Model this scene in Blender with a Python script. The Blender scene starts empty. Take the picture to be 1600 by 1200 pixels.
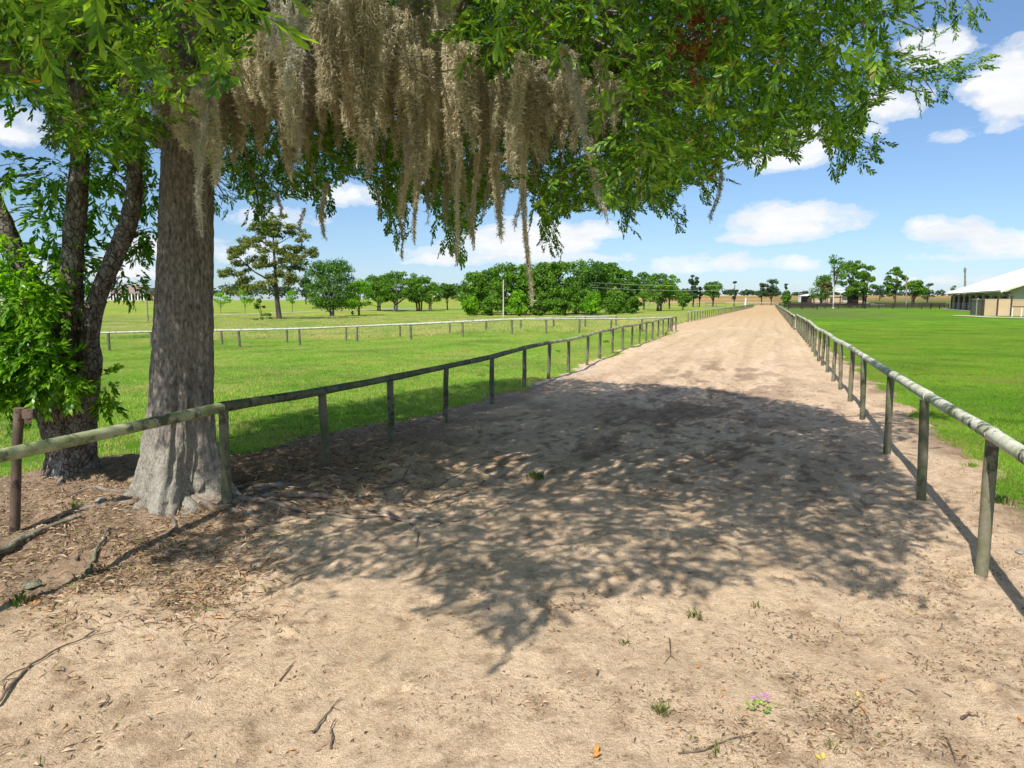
import bpy, math, random
import numpy as np
from mathutils import Vector, Matrix

random.seed(7)
rng = np.random.default_rng(7)
scene = bpy.context.scene
COL = scene.collection

# ------------------------------------------------------------------ camera, sky, sun, exposure
CAM_H = 2.2
PITCH = math.radians(6.73)
FPX = 1110.0
SUN_EL = math.radians(50.0)
SUN_DX, SUN_DY = 0.50, 0.866          # horizontal travel of the light
cam_data = bpy.data.cameras.new("camera")
cam = bpy.data.objects.new("camera", cam_data)
COL.objects.link(cam)
cam.location = (0, 0, CAM_H)
cam.rotation_euler = (math.pi / 2 - PITCH, 0, 0)
cam_data.sensor_width = 36.0
cam_data.lens = 36.0 * FPX / 1600.0
cam_data.clip_start = 0.05
cam_data.clip_end = 6000.0
scene.camera = cam
scene.view_settings.view_transform = 'Standard'
scene.view_settings.look = 'None'
scene.view_settings.exposure = 0.25
scene.view_settings.gamma = 1.0
scene.view_settings.use_curve_mapping = False
scene.render.engine = 'CYCLES'
scene.cycles.max_bounces = 8
scene.cycles.diffuse_bounces = 4
scene.cycles.transmission_bounces = 4
scene.cycles.transparent_max_bounces = 4

sun_data = bpy.data.lights.new("sun", 'SUN')
sun_data.energy = 5.0
sun_data.angle = math.radians(0.5)
sun_data.color = (1.0, 0.945, 0.86)
sun = bpy.data.objects.new("sun", sun_data)
COL.objects.link(sun)
ldir = Vector((SUN_DX * math.cos(SUN_EL), SUN_DY * math.cos(SUN_EL), -math.sin(SUN_EL)))
sun.rotation_euler = ldir.to_track_quat('-Z', 'Y').to_euler()
sun.location = (-20, -30, 60)


class NT:
    """small helper for node trees"""
    def __init__(self, tree):
        self.t = tree
        self.n = tree.nodes
        self.l = tree.links

    def node(self, typ, **kw):
        nd = self.n.new(typ)
        for k, v in kw.items():
            setattr(nd, k, v)
        return nd

    def put(self, sock, v):
        if v is None:
            return
        if hasattr(v, 'links') or isinstance(v, bpy.types.NodeSocket):
            self.l.new(v, sock)
        else:
            sock.default_value = v

    def math(self, op, a, b=None, c=None, clamp=False):
        nd = self.node('ShaderNodeMath', operation=op, use_clamp=clamp)
        for i, v in enumerate((a, b, c)):
            if v is not None:
                self.put(nd.inputs[i], v)
        return nd.outputs[0]

    def noise(self, vec, scale, detail=4, rough=0.55, dist=0.0):
        nd = self.node('ShaderNodeTexNoise')
        self.put(nd.inputs['Vector'], vec)
        nd.inputs['Scale'].default_value = scale
        nd.inputs['Detail'].default_value = detail
        nd.inputs['Roughness'].default_value = rough
        nd.inputs['Distortion'].default_value = dist
        return nd.outputs['Fac']

    def ramp(self, fac, stops, interp='LINEAR'):
        nd = self.node('ShaderNodeValToRGB')
        cr = nd.color_ramp
        cr.interpolation = interp
        while len(cr.elements) < len(stops):
            cr.elements.new(0.5)
        for e, (p, c) in zip(cr.elements, stops):
            e.position = p
            if isinstance(c, (int, float)):
                c = (c, c, c)
            e.color = (*c[:3], 1)
        self.put(nd.inputs[0], fac)
        return nd.outputs[0]

    def mix(self, fac, a, b, mode='MIX'):
        nd = self.node('ShaderNodeMix', data_type='RGBA', blend_type=mode)
        self.put(nd.inputs[0], fac)
        for s, v in ((nd.inputs[6], a), (nd.inputs[7], b)):
            if isinstance(v, (tuple, list)):
                s.default_value = (*v[:3], 1)
            else:
                self.l.new(v, s)
        return nd.outputs[2]

    def mapping(self, vec, scale=(1, 1, 1), rot=(0, 0, 0), loc=(0, 0, 0)):
        nd = self.node('ShaderNodeMapping')
        nd.inputs['Scale'].default_value = scale
        nd.inputs['Rotation'].default_value = rot
        nd.inputs['Location'].default_value = loc
        self.l.new(vec, nd.inputs['Vector'])
        return nd.outputs[0]


def ray_dir(u, v):
    cx = (u - 800.0) / FPX
    cy = (600.0 - v) / FPX
    return (cx, math.cos(PITCH) + cy * math.sin(PITCH), -math.sin(PITCH) + cy * math.cos(PITCH))


def build_world():
    w = bpy.data.worlds.new("World")
    scene.world = w
    w.use_nodes = True
    T = NT(w.node_tree)
    T.n.clear()
    out = T.node('ShaderNodeOutputWorld')
    bg = T.node('ShaderNodeBackground')
    bg.inputs['Strength'].default_value = 0.078
    sky = T.node('ShaderNodeTexSky', sky_type='NISHITA')
    sky.sun_disc = False
    sky.sun_elevation = SUN_EL
    sky.sun_rotation = math.atan2(-SUN_DX, -SUN_DY)
    sky.altitude = 0
    sky.air_density = 1.0
    sky.dust_density = 0.25
    sky.ozone_density = 2.2
    tc = T.node('ShaderNodeTexCoord')
    D = tc.outputs['Generated']
    sep = T.node('ShaderNodeSeparateXYZ')
    T.l.new(D, sep.inputs[0])
    X, Y, Z = sep.outputs
    az = T.math('ARCTAN2', X, Y)
    el = T.math('ARCSINE', Z)
    # wispy distortion of the sky coordinates
    dm = T.mapping(D, scale=(1, 1, 2.2))
    n1 = T.noise(dm, 9.0, 7, 0.6)
    n2 = T.noise(T.mapping(D, scale=(1, 1, 1.6), loc=(3, 1, 7)), 28.0, 5, 0.62)
    d1 = T.math('SUBTRACT', n1, 0.5)
    d2 = T.math('SUBTRACT', n2, 0.5)
    field = None
    # (u, v, half width px, half height px, strength) of each cloud of the photograph
    clouds = [(1458, 84, 50, 30, 1.0), (1395, 165, 58, 30, .85), (1340, 205, 50, 20, .5),
              (1592, 138, 84, 56, 1.1), (1550, 196, 46, 18, .45), (1222, 240, 88, 42, 1.0), (1490, 215, 40, 13, .6),
              (1245, 350, 108, 33, 1.1), (1190, 372, 70, 16, .8), (1110, 415, 90, 20, .75), (1240, 415, 80, 12, .45),
              (1485, 362, 68, 22, .9), (1560, 385, 90, 20, .6), (1480, 402, 60, 8, .3), (820, 380, 120, 36, 1.05),
              (700, 405, 80, 20, .7), (932, 362, 46, 19, .9), (860, 405, 110, 12, .5), (225, 392, 50, 24, .85),
              (200, 425, 60, 20, .7), (30, 205, 62, 33, .85), (450, 345, 70, 24, .75), (540, 308, 80, 24, .7),
              (380, 400, 90, 26, .6), (640, 300, 70, 24, .5), (1380, 440, 120, 7, .3),
              (60, 420, 70, 16, .5)]
    for (u, v, wpx, hpx, s) in clouds:
        dx, dy, dz = ray_dir(u, v)
        L = math.sqrt(dx * dx + dy * dy + dz * dz)
        a0 = math.atan2(dx, dy)
        e0 = math.asin(dz / L)
        sx = wpx / FPX * math.cos(a0) * 1.05
        sy = hpx / FPX * 1.1
        ax = T.math('MULTIPLY', T.math('SUBTRACT', az, a0), 1.0 / sx)
        ey0 = T.math('SUBTRACT', el, e0)
        # flat bases, billowing tops
        ey = T.math('MULTIPLY', ey0, 1.0 / sy)
        low = T.math('MULTIPLY', T.math('MINIMUM', ey, 0.0), 0.6)
        ey = T.math('ADD', ey, low)
        r2 = T.math('ADD', T.math('MULTIPLY', ax, ax), T.math('MULTIPLY', ey, ey))
        val = T.math('MULTIPLY', T.math('SUBTRACT', 1.0, r2), s)
        val = T.math('MAXIMUM', val, -1.0)
        field = val if field is None else T.math('SMOOTH_MAX', field, val, 0.25)
    # elsewhere round the dome: scattered clouds of the same kind
    outside = T.ramp(T.math('MULTIPLY', T.math('ABSOLUTE', az), 1 / 3.2), [(0.70 / 3.2, 0), (0.82 / 3.2, 1)])
    gen = T.noise(T.mapping(D, scale=(1, 1, 2.6), loc=(9, 4, 2)), 3.2, 5, 0.55)
    genf = T.math('SUBTRACT', T.math('MULTIPLY', T.math('SUBTRACT', gen, 0.52), 9.0),
                  T.math('MULTIPLY', T.math('SUBTRACT', 1.0, outside), 9.0))
    field = T.math('MAXIMUM', field, genf)
    field = T.math('ADD', field, T.math('MULTIPLY', d1, 2.3))
    field = T.math('ADD', field, T.math('MULTIPLY', d2, 1.7))
    cm = T.ramp(field, [(0.0, 0), (0.32, 0.5), (0.8, 0.97)], 'EASE')
    up = T.ramp(el, [(0.0, 0), (0.02, 1)])
    cm = T.math('MULTIPLY', cm, up)
    shade = T.ramp(T.noise(T.mapping(D, scale=(1, 1, 3)), 16, 4, 0.6), [(0.3, (9.0, 9.5, 10.2)), (0.65, (11.2, 11.2, 11.2))])
    tint = T.mix(1.0, sky.outputs[0], (1.10, 1.21, 1.38), 'MULTIPLY')
    tint = T.mix(1.0, tint, T.ramp(el, [(0.0, (.80, .90, 1.12)), (.10, (.93, .98, 1.04)), (.35, (1.16, 1.16, 1.12))]), 'MULTIPLY')
    colr = T.mix(cm, tint, shade)
    T.l.new(colr, bg.inputs['Color'])
    T.l.new(bg.outputs[0], out.inputs[0])
    w.cycles.sampling_method = 'AUTOMATIC'


build_world()


# ------------------------------------------------------------------ numeric helpers
def _hash(ix, iy, iz, seed):
    h = (ix.astype(np.int64) * 374761393 + iy.astype(np.int64) * 668265263 + iz.astype(np.int64) * 2147483647 + seed * 974711) & 0xFFFFFFFF
    h = ((h ^ (h >> 13)) * 1274126177) & 0xFFFFFFFF
    h = ((h ^ (h >> 15)) * 2246822519) & 0xFFFFFFFF
    return ((h ^ (h >> 16)) & 0xFFFFFF) / float(0xFFFFFF)


def vn(x, y, z=0.0, seed=0):
    x, y, z = np.broadcast_arrays(np.asarray(x, float), np.asarray(y, float), np.asarray(z, float))
    ix, iy, iz = np.floor(x), np.floor(y), np.floor(z)
    fx, fy, fz = x - ix, y - iy, z - iz
    fx, fy, fz = (f * f * (3 - 2 * f) for f in (fx, fy, fz))
    r = 0
    for a in (0, 1):
        wa = fx if a else 1 - fx
        for b in (0, 1):
            wb = fy if b else 1 - fy
            for c in (0, 1):
                wc = fz if c else 1 - fz
                r = r + wa * wb * wc * _hash(ix + a, iy + b, iz + c, seed)
    return r * 2 - 1


def fbm(x, y, z=0.0, seed=0, octv=4, gain=0.5):
    a, s, t = 1.0, 1.0, 0
    for o in range(octv):
        t = t + a * vn(np.asarray(x) * s, np.asarray(y) * s, np.asarray(z) * s, seed + o * 17)
        a *= gain
        s *= 2.03
    return t


def sm(a, b, x):
    t = np.clip((np.asarray(x, float) - a) / (b - a), 0, 1)
    return t * t * (3 - 2 * t)


# left / right edge of the sand and the two main rails, as functions of y
RAIL_L = [(-4, -6.9), (3.2, -4.45), (7.46, -2.98), (50.4, 11.6), (70.8, 17.5), (220, 74.3), (400, 142)]
RAIL_R = [(-4, 0.25), (5.42, 3.68), (52.3, 20.9), (232, 85.5), (400, 146)]
EDGE_L = [(-6, -11), (3, -8.6), (7.2, -6.6), (8.6, -6.0), (9.6, -5.2), (9.9, -4.1), (10.4, -3.6), (12.2, -2.75), (14, -1.5), (18, .25), (26, 3.1), (33, 5.55),
          (50.4, 11.3), (56, 12.2), (62, 14.0), (70.8, 17.2), (220, 74), (400, 141.6)]
EDGE_R = [(-6, 1.0), (0, 2.9), (5.4, 4.75), (8, 5.75), (11, 6.75), (16, 8.6), (25, 11.9), (52.3, 21.8), (232, 86.2), (400, 146.6)]


def piece(tab, y):
    ys, xs = zip(*tab)
    return np.interp(y, ys, xs)


OAK = (-3.56, 7.38)
LAUREL = (-5.12, 8.45)


def g(x, y):
    """height of the land"""
    x = np.asarray(x, float)
    y = np.asarray(y, float)
    o = piece(RAIL_L, y) - x
    z = -0.5 * sm(8, 24, o) * sm(12, 30, y) * (1 - sm(100, 170, y))
    left = 1 - sm(-0.3, -0.05, x / np.maximum(y, 1))
    z = z + 2.0 * left * sm(110, 320, y)
    z = z + (1 - left) * 1.8 * sm(235, 330, y)
    z = z + (1 - left) * 3.2 * sm(320, 450, y)
    z = z + 0.16 * np.exp(-((x - OAK[0]) ** 2 + (y - OAK[1]) ** 2) / 1.3)
    z = z + 0.08 * np.exp(-((x - LAUREL[0]) ** 2 + (y - LAUREL[1]) ** 2) / 0.9)
    z = z + 0.05 * vn(x * .35, y * .35, 0, 5) * (1 - sm(60, 100, y))
    return z


def g1(x, y):
    return float(g(x, y))


def P(u, v):
    """point of the land seen at a pixel of the 1600x1200 photograph"""
    d = ray_dir(u, v)
    t = 1.0
    step = 0.4
    prev = 0.0
    while t < 3000:
        if CAM_H + d[2] * t < g1(d[0] * t, d[1] * t):
            lo, hi = prev, t
            for _ in range(30):
                m = (lo + hi) / 2
                if CAM_H + d[2] * m < g1(d[0] * m, d[1] * m):
                    hi = m
                else:
                    lo = m
            t = hi
            break
        prev = t
        t += max(step, t * .02)
    return Vector((d[0] * t, d[1] * t, g1(d[0] * t, d[1] * t)))


def W(u, v, Y):
    """point at depth Y seen at a pixel"""
    d = ray_dir(u, v)
    return Vector((d[0] / d[1] * Y, Y, CAM_H + d[2] / d[1] * Y))


def project(p):
    """numpy (n,3) -> pixel u, v (and depth)"""
    x, y, z = p[:, 0], p[:, 1], p[:, 2] - CAM_H
    f = y * math.cos(PITCH) - z * math.sin(PITCH)
    up = y * math.sin(PITCH) + z * math.cos(PITCH)
    fs = np.where(np.abs(f) < 1e-4, 1e-4, f)
    return 800 + FPX * x / fs, 600 - FPX * up / fs, f


def in_poly(px, py, poly):
    px = np.asarray(px)
    py = np.asarray(py)
    inside = np.zeros(px.shape, bool)
    n = len(poly)
    for i in range(n):
        x1, y1 = poly[i]
        x2, y2 = poly[(i + 1) % n]
        c = ((y1 > py) != (y2 > py))
        xi = (x2 - x1) * (py - y1) / ((y2 - y1) if y2 != y1 else 1e-9) + x1
        inside ^= c & (px < xi)
    return inside


# ------------------------------------------------------------------ mesh helpers
def mesh_np(name, V, F, mats, smooth=False, uv=None, mi=None):
    me = bpy.data.meshes.new(name)
    V = np.asarray(V, np.float32)
    F = np.asarray(F, np.int32)
    k = F.shape[1]
    me.vertices.add(len(V))
    me.vertices.foreach_set('co', V.ravel())
    me.loops.add(F.size)
    me.loops.foreach_set('vertex_index', F.ravel())
    me.polygons.add(len(F))
    me.polygons.foreach_set('loop_start', np.arange(0, F.size, k, dtype=np.int32))
    try:
        me.polygons.foreach_set('loop_total', np.full(len(F), k, np.int32))
    except Exception:
        pass
    if mi is not None:
        me.polygons.foreach_set('material_index', np.asarray(mi, np.int32))
    me.update(calc_edges=True)
    for m in (mats if isinstance(mats, (list, tuple)) else [mats]):
        me.materials.append(m)
    me.polygons.foreach_set('use_smooth', np.full(len(F), smooth, bool))
    return me


def link(name, me, parent=None, loc=None, rot=None, scale=None):
    o = bpy.data.objects.new(name, me)
    COL.objects.link(o)
    if parent is not None:
        o.parent = parent
    if loc is not None:
        o.location = loc
    if rot is not None:
        o.rotation_euler = rot
    if scale is not None:
        o.scale = scale
    return o


def tag(o, label=None, cat=None, group=None, kind=None):
    if label:
        o['label'] = label
    if cat:
        o['category'] = cat
    if group:
        o['group'] = group
    if kind:
        o['kind'] = kind
    return o


def thing(name, loc, label, cat, group=None, rotz=0.0):
    o = bpy.data.objects.new(name, None)
    COL.objects.link(o)
    o.location = loc
    o.rotation_euler = (0, 0, rotz)
    o.empty_display_size = 0.2
    return tag(o, label, cat, group)


class MB:
    def __init__(self):
        self.v = []
        self.f = []

    def box(self, cx, cy, cz, sx, sy, sz, rz=0.0):
        b = len(self.v)
        c, s = math.cos(rz), math.sin(rz)
        for k in (-1, 1):
            for j in (-1, 1):
                for i in (-1, 1):
                    x, y = i * sx / 2, j * sy / 2
                    self.v.append((cx + x * c - y * s, cy + x * s + y * c, cz + k * sz / 2))
        self.f += [tuple(b + q for q in qq) for qq in ((0, 2, 3, 1), (4, 5, 7, 6), (0, 1, 5, 4), (2, 6, 7, 3), (0, 4, 6, 2), (1, 3, 7, 5))]
        return self

    def tube(self, pts, rad, seg=8, caps=True, jit=0.0):
        pts = [Vector(p) for p in pts]
        n = len(pts)
        if not hasattr(rad, '__len__'):
            rad = [rad] * n
        b = len(self.v)
        prevx = None
        for i, p in enumerate(pts):
            t = (pts[min(i + 1, n - 1)] - pts[max(i - 1, 0)]).normalized()
            ref = prevx if prevx is not None else (Vector((0, 0, 1)) if abs(t.z) < .9 else Vector((1, 0, 0)))
            x = (ref - t * ref.dot(t))
            if x.length < 1e-5:
                x = t.orthogonal()
            x.normalize()
            prevx = x
            y = t.cross(x)
            for k in range(seg):
                a = 2 * math.pi * k / seg
                r = rad[i] * (1 + jit * random.uniform(-1, 1))
                self.v.append(tuple(p + x * math.cos(a) * r + y * math.sin(a) * r))
        for i in range(n - 1):
            for k in range(seg):
                k2 = (k + 1) % seg
                self.f.append((b + i * seg + k, b + i * seg + k2, b + (i + 1) * seg + k2, b + (i + 1) * seg + k))
        if caps:
            self.f.append(tuple(b + k for k in range(seg))[::-1])
            self.f.append(tuple(b + (n - 1) * seg + k for k in range(seg)))
        return self

    def face(self, *pts):
        b = len(self.v)
        self.v += [tuple(p) for p in pts]
        self.f.append(tuple(range(b, b + len(pts))))
        return self

    def slab(self, quad, th):
        """solid slab from a quad (4 points), thickened along its normal"""
        q = [Vector(p) for p in quad]
        n = (q[1] - q[0]).cross(q[3] - q[0]).normalized() * th
        b = len(self.v)
        self.v += [tuple(p) for p in q] + [tuple(p - n) for p in q]
        self.f += [(b, b + 1, b + 2, b + 3), (b + 7, b + 6, b + 5, b + 4)]
        for i in range(4):
            j = (i + 1) % 4
            self.f.append((b + i, b + 4 + i, b + 4 + j, b + j))
        return self

    def mesh(self, name, m, smooth=False):
        me = bpy.data.meshes.new(name)
        me.from_pydata(self.v, [], self.f)
        for q in (m if isinstance(m, (list, tuple)) else [m]):
            me.materials.append(q)
        me.update()
        if smooth:
            me.polygons.foreach_set('use_smooth', [True] * len(me.polygons))
            try:
                me.set_sharp_from_angle(angle=math.radians(50))
            except Exception:
                pass
        return me

    def build(self, name, m, parent=None, smooth=False, **kw):
        return link(name, self.mesh(name, m, smooth), parent, **kw)


# ------------------------------------------------------------------ materials
def new_mat(name, rough=0.8, spec=0.3):
    m = bpy.data.materials.new(name)
    m.use_nodes = True
    T = NT(m.node_tree)
    b = m.node_tree.nodes['Principled BSDF']
    b.inputs['Roughness'].default_value = rough
    b.inputs['Specular IOR Level'].default_value = spec
    return m, T, b


def simple(name, c1, c2, scale=3.0, rough=.8, bump=0.0, stretch=(1, 1, 1), spec=.3, coord='Object', lo=.35, hi=.65, detail=5):
    m, T, b = new_mat(name, rough, spec)
    tc = T.node('ShaderNodeTexCoord')
    v = T.mapping(tc.outputs[coord], scale=stretch)
    n = T.noise(v, scale, detail)
    T.l.new(T.ramp(n, [(lo, c1), (hi, c2)]), b.inputs['Base Color'])
    if bump:
        bp = T.node('ShaderNodeBump')
        bp.inputs['Strength'].default_value = bump
        bp.inputs['Distance'].default_value = .02
        T.l.new(T.noise(v, scale * 4, 4), bp.inputs['Height'])
        T.l.new(bp.outputs[0], b.inputs['Normal'])
    return m


def leaf_mat(name, dark, mid, light, trans=0.35, scale=.6, rough=.5, gloss=.35, odd=None, tl=1.35):
    m, T, b = new_mat(name, rough, gloss)
    geo = T.node('ShaderNodeNewGeometry')
    r = geo.outputs['Random Per Island']
    n = T.noise(geo.outputs['Position'], scale, 3)
    f = T.math('ADD', T.math('MULTIPLY', r, .55), T.math('MULTIPLY', n, .55))
    c = T.ramp(f, [(.3, dark), (.55, mid), (.85, light)])
    if odd:
        c = T.mix(T.ramp(r, [(.975, 0), (.985, 1)], 'CONSTANT'), c, odd)
    T.l.new(c, b.inputs['Base Color'])
    tr = T.node('ShaderNodeBsdfTranslucent')
    T.l.new(T.mix(1.0, c, (tl, tl * 1.12, .35), 'MULTIPLY'), tr.inputs['Color'])
    ms = T.node('ShaderNodeMixShader')
    ms.inputs[0].default_value = trans
    T.l.new(b.outputs[0], ms.inputs[1])
    T.l.new(tr.outputs[0], ms.inputs[2])
    out = [x for x in T.n if x.type == 'OUTPUT_MATERIAL'][0]
    T.l.new(ms.outputs[0], out.inputs['Surface'])
    return m


def bark_mat(name, stops, vs=(1, 1, .22), scale=14, bump=.8, dist=.03, lichen=None, lscale=5, lo=.5, hi=.6, lowpale=None, cracks=0):
    m, T, b = new_mat(name, .95, .15)
    tc = T.node('ShaderNodeTexCoord')
    v = T.mapping(tc.outputs['Object'], scale=vs)
    n = T.noise(v, scale, 7, .65)
    c = T.ramp(n, stops)
    h = n
    if cracks:
        vo = T.node('ShaderNodeTexVoronoi', feature='DISTANCE_TO_EDGE')
        vo.inputs['Scale'].default_value = cracks
        wv = T.mapping(tc.outputs['Object'], scale=(1, 1, .6))
        dn = T.node('ShaderNodeTexNoise')
        dn.inputs['Scale'].default_value = 5
        T.l.new(tc.outputs['Object'], dn.inputs['Vector'])
        mv = T.node('ShaderNodeMix', data_type='VECTOR')
        mv.inputs[0].default_value = .12
        T.l.new(wv, mv.inputs[4])
        T.l.new(dn.outputs['Color'], mv.inputs[5])
        T.l.new(mv.outputs[1], vo.inputs['Vector'])
        e = T.ramp(vo.outputs['Distance'], [(0.0, 0), (.09, 1)])
        c = T.mix(e, T.mix(1, c, (.55, .48, .43), 'MULTIPLY'), c)
        h = T.math('ADD', T.math('MULTIPLY', n, .9), T.math('MULTIPLY', e, .6))
    if lichen:
        ln = T.noise(tc.outputs['Object'], lscale, 6, .7)
        fine = T.noise(tc.outputs['Object'], 60, 3, .6)
        k = T.ramp(T.math('ADD', ln, T.math('MULTIPLY', T.math('SUBTRACT', fine, .5), .35)), [(lo, 0), (hi, 1)])
        if lowpale:
            sp = T.node('ShaderNodeSeparateXYZ')
            T.l.new(tc.outputs['Object'], sp.inputs[0])
            hz = T.ramp(T.math('MULTIPLY', sp.outputs[2], 1 / lowpale), [(.45, 1), (1.0, .12)])  # paler towards the foot: sunlit patch put into the colour along with lichen
            k = T.math('MAXIMUM', T.math('MULTIPLY', k, .55), T.math('MULTIPLY', hz, T.ramp(ln, [(.32, .1), (.5, .9)])))
        c = T.mix(k, c, T.mix(1, lichen, T.ramp(T.noise(v, scale * 2.2, 6, .75), [(.34, .35), (.5, .85), (.65, 1.25)]), 'MULTIPLY'))
    T.l.new(c, b.inputs['Base Color'])
    bp = T.node('ShaderNodeBump')
    bp.inputs['Strength'].default_value = bump
    bp.inputs['Distance'].default_value = dist
    fn = T.noise(v, scale * 5, 5, .7)
    T.l.new(T.math('ADD', h, T.math('MULTIPLY', fn, .3)), bp.inputs['Height'])
    T.l.new(bp.outputs[0], b.inputs['Normal'])
    return m


M = {}
M['oak_leaf'] = leaf_mat('oak_leaf', (.04, .105, .012), (.14, .285, .02), (.38, .55, .055), .45, 1.1, .4, .45, odd=(.30, .13, .03))
M['oak_leaf_brown'] = leaf_mat('dead_oak_leaf', (.16, .05, .02), (.30, .11, .05), (.42, .18, .08), .3, 2, .7, .2, tl=1)
M['oak_leaf_yellow'] = leaf_mat('yellow_oak_leaf', (.35, .28, .02), (.5, .4, .02), (.6, .5, .04), .35, 2, .6, .2, tl=1)
M['laurel_leaf'] = leaf_mat('laurel_leaf', (.05, .14, .008), (.15, .34, .016), (.36, .56, .05), .48, 1.4, .35, .5)
M['tree_leaf'] = leaf_mat('tree_leaf', (.05, .125, .014), (.12, .255, .024), (.22, .37, .045), .38, .25, .7, .15)
M['tree_leaf_deep'] = leaf_mat('deep_tree_leaf', (.04, .105, .016), (.085, .2, .024), (.165, .30, .04), .34, .25, .7, .15)
M['tree_leaf_bright'] = leaf_mat('bright_tree_leaf', (.10, .25, .012), (.18, .40, .018), (.30, .52, .04), .42, .4, .65, .15)
M['pine_leaf'] = leaf_mat('pine_needle', (.07, .12, .03), (.17, .21, .05), (.34, .33, .10), .35, .5, .75, .1)
M['palm_leaf'] = leaf_mat('palm_leaf', (.05, .07, .02), (.12, .14, .04), (.25, .22, .08), .2, .8, .6, .2)
M['far_leaf'] = leaf_mat('far_leaf', (.035, .07, .035), (.05, .095, .045), (.075, .13, .055), .15, .04, .8, .1)
M['oak_bark'] = bark_mat('oak_bark', [(.33, (.07, .058, .048)), (.46, (.19, .163, .137)), (.58, (.31, .275, .235)), (.72, (.42, .38, .33))], vs=(1, 1, .45), scale=36, bump=1.0, dist=.03,
                         lichen=(.46, .43, .36), lscale=3.5, lo=.52, hi=.70, lowpale=1.15)  # foot paled for the sun patch as well as for lichen
M['laurel_bark'] = bark_mat('laurel_bark', [(.3, (.075, .06, .052)), (.5, (.20, .165, .14)), (.7, (.36, .31, .27))], vs=(1, 1, .5), scale=12, bump=1.0, dist=.035,
                            lichen=(.42, .42, .37), lscale=6, lo=.50, hi=.66, cracks=19)
M['far_bark'] = simple('far_bark', (.05, .037, .03), (.13, .10, .08), 2.5, .95, .4, (1, 1, .3))
M['pale_bark'] = simple('pale_bark', (.17, .15, .13), (.34, .30, .27), 1.5, .9)
M['white_bark'] = simple('white_bark', (.42, .40, .37), (.62, .60, .56), 1.5, .9)
M['twig'] = simple('twig_bark', (.13, .10, .08), (.28, .23, .19), 20, .9)
M['dead_twig'] = simple('dead_twig', (.09, .06, .045), (.22, .17, .13), 25, .9)
M['root'] = simple('root_bark', (.13, .10, .08), (.33, .28, .23), 9, .95, .6)


def wood_mat(name, paint, algae, dark, pa, ps, grain=(1, 1, 1)):
    """weathered painted round timber: paint, green algae, bare dark patches"""
    m, T, b = new_mat(name, .75, .25)
    geo = T.node('ShaderNodeNewGeometry')
    p = geo.outputs['Position']
    n = T.noise(p, 3.2, 6, .65)
    n2 = T.noise(T.mapping(p, loc=(5, 5, 5)), 9, 6, .7)
    n3 = T.noise(T.mapping(p, loc=(1, 7, 3)), 1.1, 4, .6)
    c = T.mix(T.ramp(n, [(pa - .08, 0), (pa + .08, 1)]), algae, paint)
    c = T.mix(T.ramp(T.math('ADD', T.math('MULTIPLY', n2, .6), T.math('MULTIPLY', n3, .4)), [(ps, 1), (ps + .05, 0)]), c, dark)
    fine = T.noise(p, 70, 4, .7)
    c = T.mix(1, c, T.ramp(fine, [(.25, .72), (.7, 1.1)]), 'MULTIPLY')
    T.l.new(c, b.inputs['Base Color'])
    bp = T.node('ShaderNodeBump')
    bp.inputs['Strength'].default_value = .5
    bp.inputs['Distance'].default_value = .006
    T.l.new(T.math('ADD', n2, T.math('MULTIPLY', fine, .4)), bp.inputs['Height'])
    T.l.new(bp.outputs[0], b.inputs['Normal'])
    return m


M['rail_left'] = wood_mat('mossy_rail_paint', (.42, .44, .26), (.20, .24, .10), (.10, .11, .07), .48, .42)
M['rail_left_shade'] = wood_mat('rail_paint_shade_tone', (.20, .22, .12), (.11, .13, .07), (.06, .06, .045), .52, .44)  # darker copy of the left rail paint, the oak's shade put into the colour
M['rail_right'] = wood_mat('white_rail_paint', (.66, .66, .55), (.33, .38, .19), (.10, .10, .08), .45, .43)
M['rail_white'] = wood_mat('clean_rail_paint', (.62, .61, .53), (.42, .45, .30), (.2, .2, .16), .46, .40)
M['post'] = wood_mat('post_wood', (.22, .20, .14), (.13, .145, .075), (.08, .075, .055), .50, .42)
M['post_brown'] = wood_mat('old_post_wood', (.17, .12, .09), (.10, .072, .052), (.04, .033, .028), .5, .42)
M['black_board'] = simple('black_board', (.018, .014, .012), (.05, .04, .035), 4, .8)

# ------------------------------------------------------------------ the land
def edge_noise(x, y):
    return 0.45 * fbm(x * .9, y * .9, 0, 31, 3) * (1 + 1.2 * (1 - sm(-3, 1, x - piece(EDGE_L, y)))) * .6 + .12 * fbm(x * 5, y * 5, 0, 37, 2)


def sand_inside(x, y):
    """signed metres inside the sand (positive = sand)"""
    k = math.cos(math.radians(20))
    e = np.minimum(x - piece(EDGE_L, y), piece(EDGE_R, y) - x) * k
    return e + edge_noise(x, y)


def axis(a, b, fn):
    r = [a]
    while r[-1] < b:
        r.append(r[-1] + fn(r[-1]))
    return np.array(r)


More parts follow.
